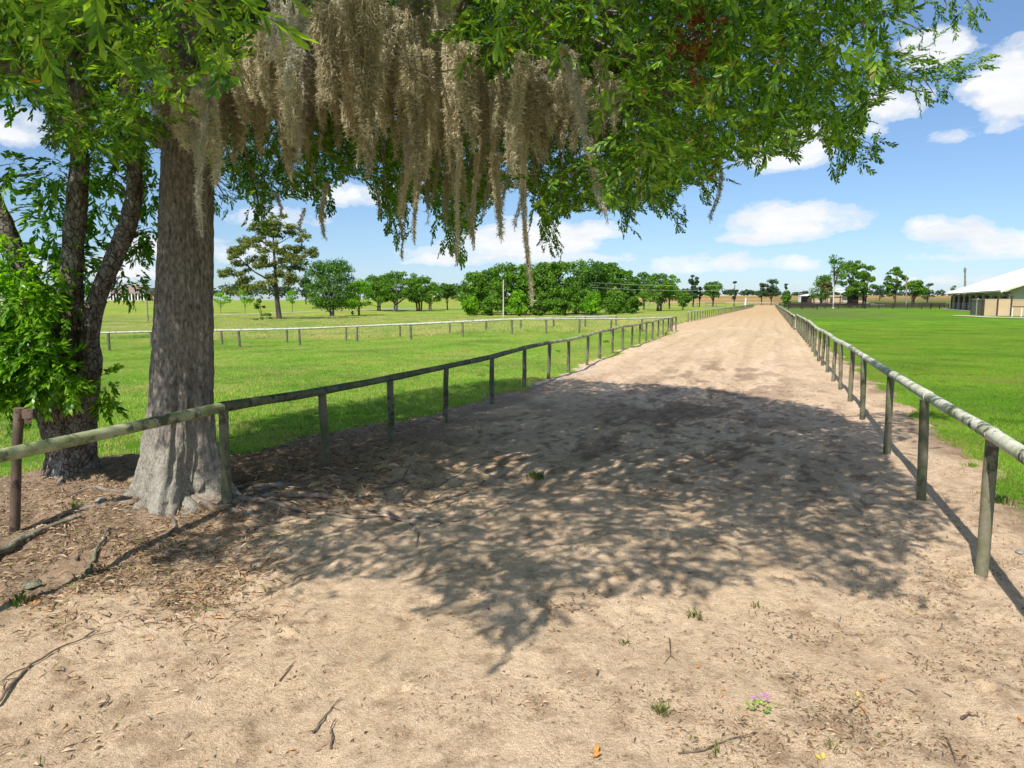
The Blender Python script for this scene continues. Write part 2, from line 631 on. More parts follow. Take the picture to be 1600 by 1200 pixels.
def make_ground():
    xs_neg = -axis(16, 1800, lambda t: .5 + (t - 16) * .06)[::-1]
    xs_mid = np.arange(-15.6, 96, .6)
    xs_pos = axis(96, 2200, lambda t: .6 + (t - 96) * .06)
    xs = np.concatenate([xs_neg, xs_mid, xs_pos])
    ys = np.concatenate([-axis(8, 400, lambda t: 1 + (t - 8) * .15)[::-1], np.arange(-7.6, 30, .4), np.arange(30, 100, 1.4), np.arange(100, 262, 3.2),
                         axis(262, 3500, lambda t: 3 + (t - 262) * .04)])
    X, Y = np.meshgrid(xs, ys)
    Z = g(X, Y)
    e = sand_inside(X, Y)
    Z = Z - .14 * sm(.05, .7, e) * (Y < 300)
    V = np.stack([X, Y, Z], -1).reshape(-1, 3)
    nx, ny = len(xs), len(ys)
    i = np.arange(ny - 1)[:, None] * nx + np.arange(nx - 1)[None, :]
    F = np.stack([i, i + 1, i + 1 + nx, i + nx], -1).reshape(-1, 4)
    # land cover colour of each place (mown lawn, rough weeds, far hay field ...)
    x, y = V[:, 0], V[:, 1]
    right = x > piece(RAIL_R, y)
    c = np.zeros((len(V), 3))
    n = fbm(x * .06, y * .06, 0, 3, 4)
    n2 = fbm(x * .4, y * .4, 0, 9, 3)

    def blend(col, k):
        nonlocal c
        k = np.clip(k, 0, 1)[:, None]
        c = c * (1 - k) + np.array(col) * k
    c[:] = (.195, .44, .026)                                   # left mown lawn
    blend((.28, .44, .05), (n2 * .5 + .3) * .8)
    o = piece(RAIL_L, y) - x
    # rough weeds beyond the first rail of the inner track
    rough = sm(40, 46, y - .0 * x) * (~right) * sm(1, 4, o)
    blend((.27, .44, .055), rough)
    blend((.38, .42, .11), rough * sm(-.1, .5, n2 + n * .6) * .8)
    blend((.34, .26, .12), rough * sm(.1, .5, fbm(x * .08, y * .3, 0, 77, 3)) * .5)
    far_l = sm(100, 125, y) * (~right)
    blend((.31, .39, .06), far_l)
    blend((.25, .39, .05), far_l * sm(0, .4, n))
    blend((.15, .35, .014), right * sm(0, 1.2, x - piece(RAIL_R, y)))  # right lawn
    blend((.27, .46, .03), right * sm(-.1, .5, n2) * .6)
    rf = right * sm(.25, .6, (y - 45) / 100.) * (1 - sm(8, 26, x - piece(RAIL_R, y)))
    blend((.17, .25, .055), rf * .8)
    gold = sm(262, 300, y) * sm(-.12, .05, x / np.maximum(y, 1))
    blend((.44, .33, .13), gold)
    blend((.30, .19, .07), gold * sm(.0, .35, fbm(x * .004, y * .03, 0, 91, 3)) * .6)
    blend((.16, .24, .05), right * (1 - sm(330, 350, y)) * sm(170, 200, y) * (x / np.maximum(y, 1) > .38))
    c *= (1 - .38 * (1 - sm(44, 52, y)) * (~right))[:, None]  # self-shadow of the left blades put into the ground colour beneath them
    c *= (1 - .40 * (1 - sm(50, 66, y)) * right)[:, None]  # same painted blade shade under the right lawn
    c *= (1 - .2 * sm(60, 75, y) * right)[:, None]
    dirt = sm(-1.1, .1, e.reshape(-1)) * (y < 300)
    blend((.33, .25, .15), dirt)
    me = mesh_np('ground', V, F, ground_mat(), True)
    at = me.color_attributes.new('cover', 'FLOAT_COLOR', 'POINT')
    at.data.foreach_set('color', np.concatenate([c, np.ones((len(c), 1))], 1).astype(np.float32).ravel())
    tag(link('ground', me), kind='structure')


def ground_mat():
    m, T, b = new_mat('grassland', .95, .1)
    at = T.node('ShaderNodeAttribute', attribute_name='cover')
    geo = T.node('ShaderNodeNewGeometry')
    p = geo.outputs['Position']
    n = T.noise(p, 1.7, 6, .7)
    n2 = T.noise(T.mapping(p, scale=(1, .35, 1)), .35, 6, .65)
    n3 = T.noise(p, 22, 4, .7)
    c = T.mix(1, at.outputs[0], T.ramp(n, [(.3, (.62, .68, .6)), (.7, (1.25, 1.15, 1.15))]), 'MULTIPLY')
    c = T.mix(1, c, T.ramp(n2, [(.32, (.72, .78, .7)), (.68, (1.22, 1.1, 1.2))]), 'MULTIPLY')
    c = T.mix(1, c, T.ramp(n3, [(.3, .7), (.7, 1.2)]), 'MULTIPLY')
    # mowing stripes on the right hand lawn
    sx = T.node('ShaderNodeSeparateXYZ')
    T.l.new(T.mapping(p, rot=(0, 0, .55)), sx.inputs[0])
    st = T.math('SINE', T.math('ADD', T.math('MULTIPLY', sx.outputs[1], 2.6), T.math('MULTIPLY', T.noise(p, .15, 3), 5)))
    c = T.mix(1, c, T.ramp(T.math('ADD', T.math('MULTIPLY', st, .25), .5), [(.2, (.74, .80, .7)), (.8, (1.18, 1.12, 1.3))]), 'MULTIPLY')
    T.l.new(c, b.inputs['Base Color'])
    bp = T.node('ShaderNodeBump')
    bp.inputs['Strength'].default_value = .9
    bp.inputs['Distance'].default_value = .05
    T.l.new(T.math('ADD', n3, n), bp.inputs['Height'])
    T.l.new(bp.outputs[0], b.inputs['Normal'])
    return m


make_ground()

M['sand'] = None


def sand_mat():
    m, T, b = new_mat('sand', .95, .12)
    at = T.node('ShaderNodeAttribute', attribute_name='cover')
    geo = T.node('ShaderNodeNewGeometry')
    p = geo.outputs['Position']
    grain = T.noise(p, 160, 4, .75)
    mid = T.noise(p, 17, 8, .75)
    big = T.noise(T.mapping(p, rot=(0, 0, math.radians(-20)), scale=(2.4, .7, 1)), 1.3, 6, .7)
    c = T.mix(1, at.outputs[0], T.ramp(grain, [(.30, (.42, .38, .34)), (.5, (1, 1, 1)), (.70, (1.5, 1.46, 1.42))]), 'MULTIPLY')
    c = T.mix(1, c, T.ramp(mid, [(.3, (.62, .58, .54)), (.48, (.98, .97, .96)), (.65, (1.12, 1.12, 1.12))]), 'MULTIPLY')
    c = T.mix(1, c, T.ramp(big, [(.28, (.78, .74, .70)), (.55, (1.04, 1.03, 1.02)), (.75, (1.12, 1.1, 1.08))]), 'MULTIPLY')
    # stringy leaf mould
    wp = T.node('ShaderNodeMix', data_type='VECTOR')
    wp.inputs[0].default_value = .10
    T.l.new(p, wp.inputs[4])
    dn = T.node('ShaderNodeTexNoise')
    dn.inputs['Scale'].default_value = 3.5
    dn.inputs['Detail'].default_value = 4
    T.l.new(p, dn.inputs['Vector'])
    T.l.new(dn.outputs['Color'], wp.inputs[5])
    m1 = T.noise(T.mapping(wp.outputs[1], scale=(1, 4.5, 1), rot=(0, 0, .5)), 15, 8, .85)
    m2 = T.noise(T.mapping(wp.outputs[1], scale=(4.5, 1, 1), rot=(0, 0, -.3)), 13, 8, .85)
    mo = T.math('MULTIPLY', T.math('MAXIMUM', m1, m2), 1.0)
    mc = T.ramp(mo, [(.42, (.09, .06, .042)), (.52, (.28, .20, .135)), (.62, (.46, .34, .24)), (.74, (.68, .56, .43))])
    mk = T.math('MULTIPLY', at.outputs['Alpha'], T.ramp(T.noise(p, 4.5, 6, .7), [(.34, .45), (.55, 1)]))
    c = T.mix(T.math('MULTIPLY', mk, .95), c, mc)
    # scattered bits of bark and dark crumbs
    vo = T.node('ShaderNodeTexVoronoi', feature='F1')
    vo.inputs['Scale'].default_value = 19
    vo.inputs['Randomness'].default_value = 1
    T.l.new(T.mapping(p, scale=(1.6, 1, 1), rot=(0, 0, .6)), vo.inputs['Vector'])
    crumb = T.ramp(vo.outputs['Distance'], [(.07, 1), (.12, 0)])
    gate = T.ramp(T.noise(p, 2.2, 4, .6), [(.46, 0), (.60, 1)])
    c = T.mix(T.math('MULTIPLY', T.math('MULTIPLY', crumb, gate), .75), c, (.10, .075, .05))
    T.l.new(c, b.inputs['Base Color'])
    bp = T.node('ShaderNodeBump')
    bp.inputs['Strength'].default_value = 1.0
    bp.inputs['Distance'].default_value = .02
    h = T.math('ADD', T.math('MULTIPLY', grain, .35), T.math('MULTIPLY', mid, 1.2))
    h = T.math('ADD', h, T.math('MULTIPLY', T.noise(p, 48, 4, .65), .7))
    T.l.new(h, bp.inputs['Height'])
    T.l.new(bp.outputs[0], b.inputs['Normal'])
    return m


PITS = []


def relief(X, Y):
    """small bumps of the sand: mounds, hoof prints, harrow lines"""
    s = X * .342 + Y * .94
    o = X * .94 - Y * .342
    near = 1 - sm(40, 90, Y)
    r = .020 * fbm(X * 1.1, Y * 1.1, 0, 41, 3) + .012 * fbm(X * 4.2, Y * 4.2, 0, 43, 4, .6) * near
    ontrack = sm(-5.2, -4.2, o) * (1 - sm(1.4, 2.4, o))
    r = r + .011 * np.sin(o * 17 + 2.2 * fbm(s * .2, o * .5, 0, 51, 2)) * sm(-.5, .3, fbm(s * .15, o * .8, 0, 53, 2)) * ontrack * near
    # churned patch down the middle of the track
    churn = np.exp(-((o + 1.6 + .02 * s) / 2.1) ** 2) * sm(5, 9, Y)
    r = r - .030 * churn * np.maximum(0, fbm(X * 3.0, Y * 3.0, 0, 61, 3, .5) - .10) * near
    # rough dirt and leaf mould round the trees
    k = np.exp(-((X + 3.9) ** 2 / 9 + (Y - 8.3) ** 2 / 7))
    k2 = np.exp(-((X + 1.6) ** 2 / 5 + (Y - 10.2) ** 2 / 5))
    r = r + .05 * (k + .8 * k2) * fbm(X * 3.5, Y * 3.5, 0, 71, 4, .6) + .012 * (1 - sm(-5.6, -3.9, o)) * fbm(X * 11, Y * 11, 0, 73, 3, .6) * near
    return r


def make_sand():
    rows = np.concatenate([np.arange(-5, 2.6, .25), axis(2.6, 262, lambda t: max(.026, t * t / 1900.))])
    nc = 440
    wv = np.linspace(0, 1, nc)
    a = piece(EDGE_L, rows) - 1.2
    # only the stretch the photograph can see is kept fine: clamp the far left near the camera
    a = np.maximum(a, np.minimum(-.80 * np.maximum(rows, 1) - 1.5, piece(EDGE_L, rows) + 3))
    bb = piece(EDGE_R, rows) + 1.2
    X = a[:, None] * (1 - wv) + bb[:, None] * wv
    Y = np.repeat(rows[:, None], nc, 1)
    e = sand_inside(X, Y)
    Z = g(X, Y) + relief(X, Y) * sm(-.2, .5, e)
    # hoof prints and scuffs
    R = np.random.default_rng(5)
    step = (bb - a) / (nc - 1)
    for _ in range(900):
        s = R.uniform(3.2, 26) if R.random() < .6 else R.uniform(8, 60)
        if s < 8 and R.random() < .6:
            continue
        px = R.normal(-1.7 if s > 8 else -.5, 1.9)
        cx, cy = .94 * px + .342 * s, -.342 * px + .94 * s
        if cx < piece(EDGE_L, cy) + .3 or cx > piece(EDGE_R, cy) - .3:
            continue
        rad = R.uniform(.035, .085)
        i0, i1 = np.searchsorted(rows, [cy - rad * 2.4, cy + rad * 2.4])
        if i1 <= i0:
            continue
        j = ((cx - a[i0]) / step[i0])
        w = int(rad * 2.4 / step[i0]) + 2
        j0, j1 = max(0, int(j) - w), min(nc, int(j) + w)
        if j1 <= j0:
            continue
        dx = X[i0:i1, j0:j1] - cx
        dy = Y[i0:i1, j0:j1] - cy
        th = R.uniform(0, 3.14)
        q = np.sqrt(((dx * math.cos(th) + dy * math.sin(th)) / rad) ** 2 + ((-dx * math.sin(th) + dy * math.cos(th)) / (rad * R.uniform(.55, .9))) ** 2)
        q = q + .35 * vn(dx * 22 + cx, dy * 22, 0, 9)
        dp = R.uniform(.010, .032)
        Z[i0:i1, j0:j1] += -dp * (1 - sm(.45, 1.05, q)) + dp * .45 * np.exp(-((q - 1.25) / .3) ** 2)
    Z = Z + np.clip(e * .35, -.14, .02)
    V = np.stack([X, Y, Z], -1).reshape(-1, 3)
    ny = len(rows)
    i = np.arange(ny - 1)[:, None] * nc + np.arange(nc - 1)[None, :]
    F = np.stack([i, i + 1, i + 1 + nc, i + nc], -1).reshape(-1, 4)
    x, y = V[:, 0], V[:, 1]
    c = np.zeros((len(V), 3))
    c[:] = (.65, .50, .345)

    def blend(col, k):
        nonlocal c
        k = np.clip(k, 0, 1)[:, None]
        c = c * (1 - k) + np.array(col) * k
    s = x * .342 + y * .94
    o = x * .94 - y * .342
    blend((.57, .435, .27), sm(15, 45, s))
    blend((.44, .33, .215), sm(.35, .95, np.sin(o * 5.3 + 1.6 * fbm(s * .08, o * .4, 0, 97, 2))) * .35 * sm(12, 20, s) * (1 - sm(120, 180, s)) * sm(-5.4, -4.6, o) * (1 - sm(1.0, 1.9, o)))
    blend((.52, .365, .20), sm(60, 130, s) * .9)
    blend((.72, .56, .40), sm(0, .6, fbm(s * .12, o * .9, 0, 83, 3)) * .5 * (s < 60))
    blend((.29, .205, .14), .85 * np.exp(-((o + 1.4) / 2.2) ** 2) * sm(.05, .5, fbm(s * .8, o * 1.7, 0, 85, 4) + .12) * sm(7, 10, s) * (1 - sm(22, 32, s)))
    pr = fbm(x * 7.5, y * 5.5, 0, 93, 3, .6)
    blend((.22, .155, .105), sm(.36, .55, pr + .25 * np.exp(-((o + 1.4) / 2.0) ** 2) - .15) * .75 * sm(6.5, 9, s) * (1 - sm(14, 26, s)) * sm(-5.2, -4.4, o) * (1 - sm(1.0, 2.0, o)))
    blend((.36, .25, .165), sm(.45, .8, fbm(x * 7, y * 7, 0, 95, 3)) * .55 * (1 - sm(9, 14, s)))
    # brown leaf mould round the trees and along the left rail
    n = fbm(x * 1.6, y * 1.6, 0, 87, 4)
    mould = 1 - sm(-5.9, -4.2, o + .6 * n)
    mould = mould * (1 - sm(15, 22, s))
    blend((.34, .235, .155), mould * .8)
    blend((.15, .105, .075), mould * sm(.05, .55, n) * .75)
    blend((.46, .42, .37), (1 - sm(-6.2, -5.0, o + .5 * n)) * sm(9, 12, s) * (1 - sm(19, 26, s)) * .8)
    blend((.40, .28, .16), sm(1.9, 2.7, o + .3 * n) * .6)
    blend((.22, .17, .115), sm(2.2, 2.9, o + .3 * n) * sm(.1, .5, n) * .6 * (s < 30))
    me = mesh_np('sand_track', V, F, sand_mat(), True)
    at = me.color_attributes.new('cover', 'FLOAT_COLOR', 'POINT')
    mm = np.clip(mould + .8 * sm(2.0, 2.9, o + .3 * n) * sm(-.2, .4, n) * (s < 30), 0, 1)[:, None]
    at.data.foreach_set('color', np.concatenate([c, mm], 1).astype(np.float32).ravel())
    tag(link('sand_track', me), kind='structure')
    return rows, a, bb, Z, nc


SAND = make_sand()


def sand_z(x, y):
    """surface height at a point (sand where there is sand, land elsewhere)"""
    rows, a, bb, Z, nc = SAND
    if y < rows[0] or y > rows[-2]:
        return g1(x, y)
    i = int(np.searchsorted(rows, y))
    i = max(1, min(i, len(rows) - 1))
    t = (x - a[i]) / (bb[i] - a[i]) * (nc - 1)
    if t < 1 or t > nc - 2:
        return g1(x, y)
    return float(max(Z[i, int(t)], Z[i - 1, int(t)], g1(x, y) - .14 * float(sm(.05, .7, sand_inside(np.array(x), np.array(y))))))


def strip(name, pts, width, lift, m, res=3.0):
    """a road or path sheet following the land"""
    P2 = [Vector((p[0], p[1])) for p in pts]
    V, F = [], []
    line = []
    for a, b in zip(P2[:-1], P2[1:]):
        n = max(1, int((b - a).length / res))
        for i in range(n):
            line.append(a.lerp(b, i / n))
    line.append(P2[-1])
    for i, p in enumerate(line):
        t = (line[min(i + 1, len(line) - 1)] - line[max(i - 1, 0)]).normalized()
        nrm = Vector((-t.y, t.x))
        for k in range(5):
            w = (k / 4 - .5) * width * (1 + .12 * math.sin(i * 1.7 + k))
            q = p + nrm * w
            V.append((q.x, q.y, g1(q.x, q.y) + lift - (.05 if k in (0, 4) else 0)))
        if i:
            for k in range(4):
                b0 = (i - 1) * 5 + k
                F.append((b0, b0 + 1, b0 + 6, b0 + 5))
    o = link(name, mesh_np(name, V, F, m, True))
    return tag(o, kind='structure')


M['road'] = simple('pale_road', (.36, .35, .27), (.46, .45, .36), .8, .9, coord='Object')
M['path'] = simple('sandy_path', (.38, .29, .17), (.52, .40, .26), .9, .95, coord='Object')
strip('farm_road', [P(-60, 503), P(150, 499.5), P(330, 493), P(420, 490), P(560, 484.5), P(640, 482), P(735, 480.5)], 1.5, .09, M['road'])
strip('cross_path', [(11.6, 54.5), (8.0, 57.0), (3.0, 60.0), (-6, 63)], 3.0, .06, M['path'], 1.5)
strip('crossing_road', [W(905, 478.5, 205).xy, W(1000, 478.5, 212).xy, W(1100, 478.5, 225).xy, W(1190, 478.5, 244).xy], 3.0, .09, M['road'])
strip('barn_drive', [W(1395, 470, 250).xy, W(1372, 466, 262).xy, W(1345, 465, 300).xy], 5.0, .12, M['road'])


# ------------------------------------------------------------------ grass (nobody could count it)
def blades_patch(name, size, n, hmin, hmax, w, lean, m, seed, heads=0, curl=.5):
    R = np.random.default_rng(seed)
    x = R.uniform(-size / 2, size / 2, n)
    y = R.uniform(-size / 2, size / 2, n)
    h = R.uniform(hmin, hmax, n) * (1 + .35 * vn(x * 3, y * 3, 0, seed))
    a = R.uniform(0, 2 * np.pi, n)
    la = R.uniform(0, 2 * np.pi, n)
    ln = R.uniform(.1, 1, n) * lean * h
    ca, sa = np.cos(a) * w / 2, np.sin(a) * w / 2
    z0 = np.full(n, -.02)
    mx, my = x + np.cos(la) * ln * .35, y + np.sin(la) * ln * .35
    tx, ty = x + np.cos(la) * ln, y + np.sin(la) * ln
    V = np.stack([
        np.stack([x - ca, y - sa, z0], 1), np.stack([x + ca, y + sa, z0], 1),
        np.stack([mx + ca * .8, my + sa * .8, h * .6], 1), np.stack([mx - ca * .8, my - sa * .8, h * .6], 1),
        np.stack([tx, ty, h * R.uniform(.85, 1.0, n)], 1)], 1).reshape(-1, 3)
    b = np.arange(n)[:, None] * 5
    F = np.concatenate([b + [0, 1, 2], b + [0, 2, 3], b + [3, 2, 4]], 0)
    return bpy.data.objects.new(name, mesh_np(name, V, F, m, False))


def grass_mat(name, base, tip, dry, dryamt, scale=.8):
    m, T, b = new_mat(name, .65, .2)
    geo = T.node('ShaderNodeNewGeometry')
    r = geo.outputs['Random Per Island']
    n = T.noise(geo.outputs['Position'], scale, 4, .6)
    f = T.math('ADD', T.math('MULTIPLY', r, .5), T.math('MULTIPLY', n, .6))
    c = T.ramp(f, [(.3, base), (.8, tip)])
    k = T.ramp(T.math('ADD', T.math('MULTIPLY', r, .5), T.math('MULTIPLY', T.noise(T.mapping(geo.outputs['Position'], loc=(7, 3, 1)), scale * .6, 4), .7)),
               [(1.0 - dryamt - .08, 0), (1.0 - dryamt, 1)])
    c = T.mix(k, c, dry)
    lowf = T.noise(geo.outputs['Position'], .23, 4, .65)
    c = T.mix(1, c, T.ramp(lowf, [(.32, (.62, .74, .7)), (.5, (1, 1, 1)), (.68, (1.28, 1.08, 1.35))]), 'MULTIPLY')
    T.l.new(c, b.inputs['Base Color'])
    tr = T.node('ShaderNodeBsdfTranslucent')
    T.l.new(c, tr.inputs['Color'])
    ms = T.node('ShaderNodeMixShader')
    ms.inputs[0].default_value = .35
    T.l.new(b.outputs[0], ms.inputs[1])
    T.l.new(tr.outputs[0], ms.inputs[2])
    out = [q for q in T.n if q.type == 'OUTPUT_MATERIAL'][0]
    T.l.new(ms.outputs[0], out.inputs['Surface'])
    return m


M['lawn_right'] = grass_mat('lawn_right', (.17, .39, .02), (.33, .57, .05), (.30, .32, .07), .28)
M['lawn_left'] = grass_mat('lawn_left', (.17, .44, .022), (.35, .67, .055), (.58, .56, .17), .34)
M['weeds'] = grass_mat('weeds', (.22, .46, .03), (.44, .68, .08), (.62, .58, .22), .44, .3)
M['dry_grass'] = grass_mat('dry_grass', (.20, .19, .06), (.34, .30, .12), (.42, .30, .16), .6, 1.5)


def scatter_gn(name, pts, rot, scl, inst, label):
    me = bpy.data.meshes.new(name)
    me.vertices.add(len(pts))
    me.vertices.foreach_set('co', np.asarray(pts, np.float32).ravel())
    a = me.attributes.new('rot', 'FLOAT_VECTOR', 'POINT')
    a.data.foreach_set('vector', np.stack([np.zeros(len(rot)), np.zeros(len(rot)), rot], 1).astype(np.float32).ravel())
    a = me.attributes.new('scl', 'FLOAT', 'POINT')
    a.data.foreach_set('value', np.asarray(scl, np.float32))
    me.update()
    o = link(name, me)
    ng = bpy.data.node_groups.new(name, 'GeometryNodeTree')
    ng.interface.new_socket('Geometry', in_out='INPUT', socket_type='NodeSocketGeometry')
    ng.interface.new_socket('Geometry', in_out='OUTPUT', socket_type='NodeSocketGeometry')
    gi = ng.nodes.new('NodeGroupInput')
    go = ng.nodes.new('NodeGroupOutput')
    iop = ng.nodes.new('GeometryNodeInstanceOnPoints')
    oi = ng.nodes.new('GeometryNodeObjectInfo')
    oi.inputs['Object'].default_value = inst
    if 'As Instance' in oi.inputs:
        oi.inputs['As Instance'].default_value = True
    r = ng.nodes.new('GeometryNodeInputNamedAttribute')
    r.data_type = 'FLOAT_VECTOR'
    r.inputs['Name'].default_value = 'rot'
    s = ng.nodes.new('GeometryNodeInputNamedAttribute')
    s.data_type = 'FLOAT'
    s.inputs['Name'].default_value = 'scl'
    L = ng.links
    L.new(gi.outputs[0], iop.inputs['Points'])
    L.new(oi.outputs['Geometry'], iop.inputs['Instance'])
    L.new(r.outputs['Attribute'], iop.inputs['Rotation'])
    L.new(s.outputs['Attribute'], iop.inputs['Scale'])
    L.new(iop.outputs[0], go.inputs[0])
    md = o.modifiers.new('scatter', 'NODES')
    md.node_group = ng
    return tag(o, label, 'grass', kind='stuff')


def patch_field(name, inst, cell, test, x0, x1, y0, y1, label, smin=.85, smax=1.15, lift=0.0):
    R = np.random.default_rng(abs(hash(label)) % 1000 if False else len(label))
    X, Y = np.meshgrid(np.arange(x0, x1, cell), np.arange(y0, y1, cell))
    X = X.ravel() + R.uniform(-.2, .2, X.size) * cell
    Y = Y.ravel() + R.uniform(-.2, .2, Y.size) * cell
    k = test(X, Y)
    X, Y = X[k], Y[k]
    u, v, f = project(np.stack([X, Y, g(X, Y)], 1))
    k = (u > -220) & (u < 1820) & (f > 1)
    X, Y = X[k], Y[k]
    pts = np.stack([X, Y, g(X, Y) + lift], 1)
    return scatter_gn(name, pts, R.uniform(0, 6.28, len(X)), R.uniform(smin, smax, len(X)), inst, label)


def far_of(s):
    return lambda X, Y: s(X, Y)


pt_r = blades_patch('grass_patch', 1.0, 2200, .03, .065, .006, .8, M['lawn_right'], 11)
pt_l = blades_patch('grass_patch', 1.0, 1500, .03, .075, .007, .9, M['lawn_left'], 12)
pt_s = blades_patch('grass_patch', .3, 160, .02, .06, .006, .9, M['lawn_left'], 13)
pt_sr = blades_patch('grass_patch', .3, 200, .03, .07, .006, .9, M['lawn_right'], 14)
pt_w = blades_patch('weed_patch', 2.0, 1700, .10, .30, .016, .7, M['weeds'], 15)
pt_d = blades_patch('dry_patch', .3, 70, .03, .10, .006, 1.2, M['dry_grass'], 16)

lawn_r = lambda X, Y: (sand_inside(X, Y) < -.55) & (X > piece(RAIL_R, Y))
patch_field('lawn_grass', pt_r, .92, lambda X, Y: lawn_r(X, Y) & (Y < 64), 4, 60, 5, 64, 'close mown bright green lawn right of the track')
patch_field('lawn_edge_grass', pt_sr, .22, lambda X, Y: (sand_inside(X, Y) < -.04) & (sand_inside(X, Y) > -.8) & (X > piece(RAIL_R, Y)), 4, 22, 4, 45,
            'ragged grass edge between the lawn and the right rail')
patch_field('meadow_grass', pt_l, .95, lambda X, Y: (sand_inside(X, Y) < -.55) & (X < piece(RAIL_L, Y) + .5) & (Y < 52), -46, 12, 7, 52,
            'short sunlit grass between the left rail and the inner track')
patch_field('meadow_edge_grass', pt_s, .22, lambda X, Y: (sand_inside(X, Y) < -.02) & (sand_inside(X, Y) > -.9) & (X < piece(RAIL_L, Y) + .5), -10, 12, 6, 48,
            'patchy grass edge where the meadow meets the dirt by the trees')
patch_field('weed_growth', pt_w, 1.75, lambda X, Y: (X < piece(RAIL_L, Y) - 1.6) & (Y > 50) & (Y < 112), -85, 36, 40, 112,
            'taller yellowish weeds around and beyond the white inner rails', .7, 1.25)
nz = lambda X, Y: fbm(X * 1.3, Y * 1.3, 0, 101, 3)
patch_field('dry_grass', pt_d, .34, lambda X, Y: (sand_inside(X, Y) > -.2) & (sand_inside(X, Y) < .75) & (nz(X, Y) > .05) & (X > piece(RAIL_R, Y)), 3, 24, 3, 50,
            'straw coloured dry grass under the right rail', .5, 1.1)


# ------------------------------------------------------------------ rails
def pole(length, r, seg, m, name, parent, p0, p1, wob=.012, n=6):
    p0, p1 = Vector(p0), Vector(p1)
    pts = []
    for i in range(n):
        t = i / (n - 1)
        q = p0.lerp(p1, t)
        k = math.sin(math.pi * t)
        q += Vector((random.uniform(-1, 1), random.uniform(-1, 1), random.uniform(-1, 1))) * wob * k
        pts.append(q)
    rr = [r * random.uniform(.95, 1.05) for _ in pts]
    return MB().tube(pts, rr, seg).build(name, m, parent, True)


def post_mesh(h, r, m, seg=9, lean=0.0, n=5):
    mb = MB()
    pts = [(lean * i / (n - 1) + random.uniform(-.006, .006), random.uniform(-.006, .006), -.15 + (h + .15) * i / (n - 1)) for i in range(n)]
    mb.tube(pts, [r * random.uniform(.93, 1.06) for _ in range(n)], seg)
    return mb.mesh('post', m, True)


def rail_fence(name, label, stations, h, r, pr, rail_m, post_m, group=None, cat='rail fence', span=2, zf=None, first_ext=None, seg=9, overlap=.03, hs=None):
    """posts at the stations (x, y) and round rails laid on their tops"""
    base = Vector((stations[0][0], stations[0][1], 0))
    root = thing(name, base, label, cat, group)
    zz = [sand_z(x, y) if zf is None else zf(x, y) for x, y in stations]
    hh = [h * random.uniform(.994, 1.008) if hs is None else hs[i] for i in range(len(stations))]
    variants = [post_mesh(h, pr, post_m, seg) for _ in range(7)]
    t = Vector((stations[-1][0] - stations[0][0], stations[-1][1] - stations[0][1], 0)).normalized()
    i = 0
    N = len(stations)
    zs = [g1(x, y) for x, y in stations]
    hh = [max(.3, zs[k] + hh[k] - zz[k]) for k in range(N)]
    tops = [Vector((stations[k][0] - base.x, stations[k][1] - base.y, zz[k] + hh[k])) for k in range(N)]
    for i, (x, y) in enumerate(stations):
        o = link('post', variants[i % 7], root, (x - base.x, y - base.y, zz[i]), (random.uniform(-.035, .035), random.uniform(-.035, .035), random.uniform(0, 6)),
                 (1, 1, (hh[i] - r * .6) / h))
    if first_ext:
        tops = [tops[0] + (tops[0] - tops[1]).normalized() * first_ext] + tops
        N += 1
    i = 0
    while i < N - 1:
        j = min(i + span, N - 1)
        mb = MB()
        pts = []
        for k in range(i, j):
            a, b = tops[k], tops[k + 1]
            m_ = 3 if seg > 7 else 1
            for q in range(m_):
                p = a.lerp(b, q / m_)
                pts.append(p + Vector((random.uniform(-1, 1), random.uniform(-1, 1), random.uniform(-1, .6))) * (.005 if q else .003))
        pts.append(tops[j])
        d0 = (pts[0] - pts[1]).normalized()
        pts[0] = pts[0] + d0 * overlap * .3
        pts[-1] = pts[-1] - (pts[-1] - pts[-2]).normalized() * overlap * .5
        rr = [r * random.uniform(.94, 1.05) for _ in pts]
        rr[0] *= 1.07
        mb.tube(pts, rr, max(6, seg + 1))
        m_i = rail_m if not callable(rail_m) else rail_m(i)
        mb.build('rail', m_i, root, True)
        i = j
    return root


def even(p0, p1, step):
    p0, p1 = Vector(p0[:2]), Vector(p1[:2])
    n = max(1, round((p1 - p0).length / step))
    return [tuple(p0.lerp(p1, i / n)) for i in range(n + 1)]


# left rail beside the trees
L_px = [(355, 790), (510, 732), (612, 690), (696, 660), (769, 632), (819, 608), (857, 593), (888, 583.5), (917, 571.5), (937, 562), (957, 553)]
L_st = [tuple(P(u, v)[:2]) for u, v in L_px]
L_st = [(-4.35, 3.55)] + L_st + even(L_st[-1], (11.6, 50.4), 2.25)[1:]
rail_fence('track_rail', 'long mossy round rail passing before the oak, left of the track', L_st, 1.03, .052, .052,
           lambda i: M['rail_left'] if (i < 2 or i > 7) else M['rail_left_shade'], M['post'], 'wooden rails lining the sand track', seg=10, first_ext=2.0)  # middle spans take the copy darkened for the oak's shade
# left rail beyond the gap
rail_fence('track_rail', 'grey rail on the far left of the track, starting after the gap', even((17.5, 70.8), (74.3, 220), 2.7), 1.02, .05, .055,
           M['rail_white'], M['post'], 'wooden rails lining the sand track', seg=6, span=3)
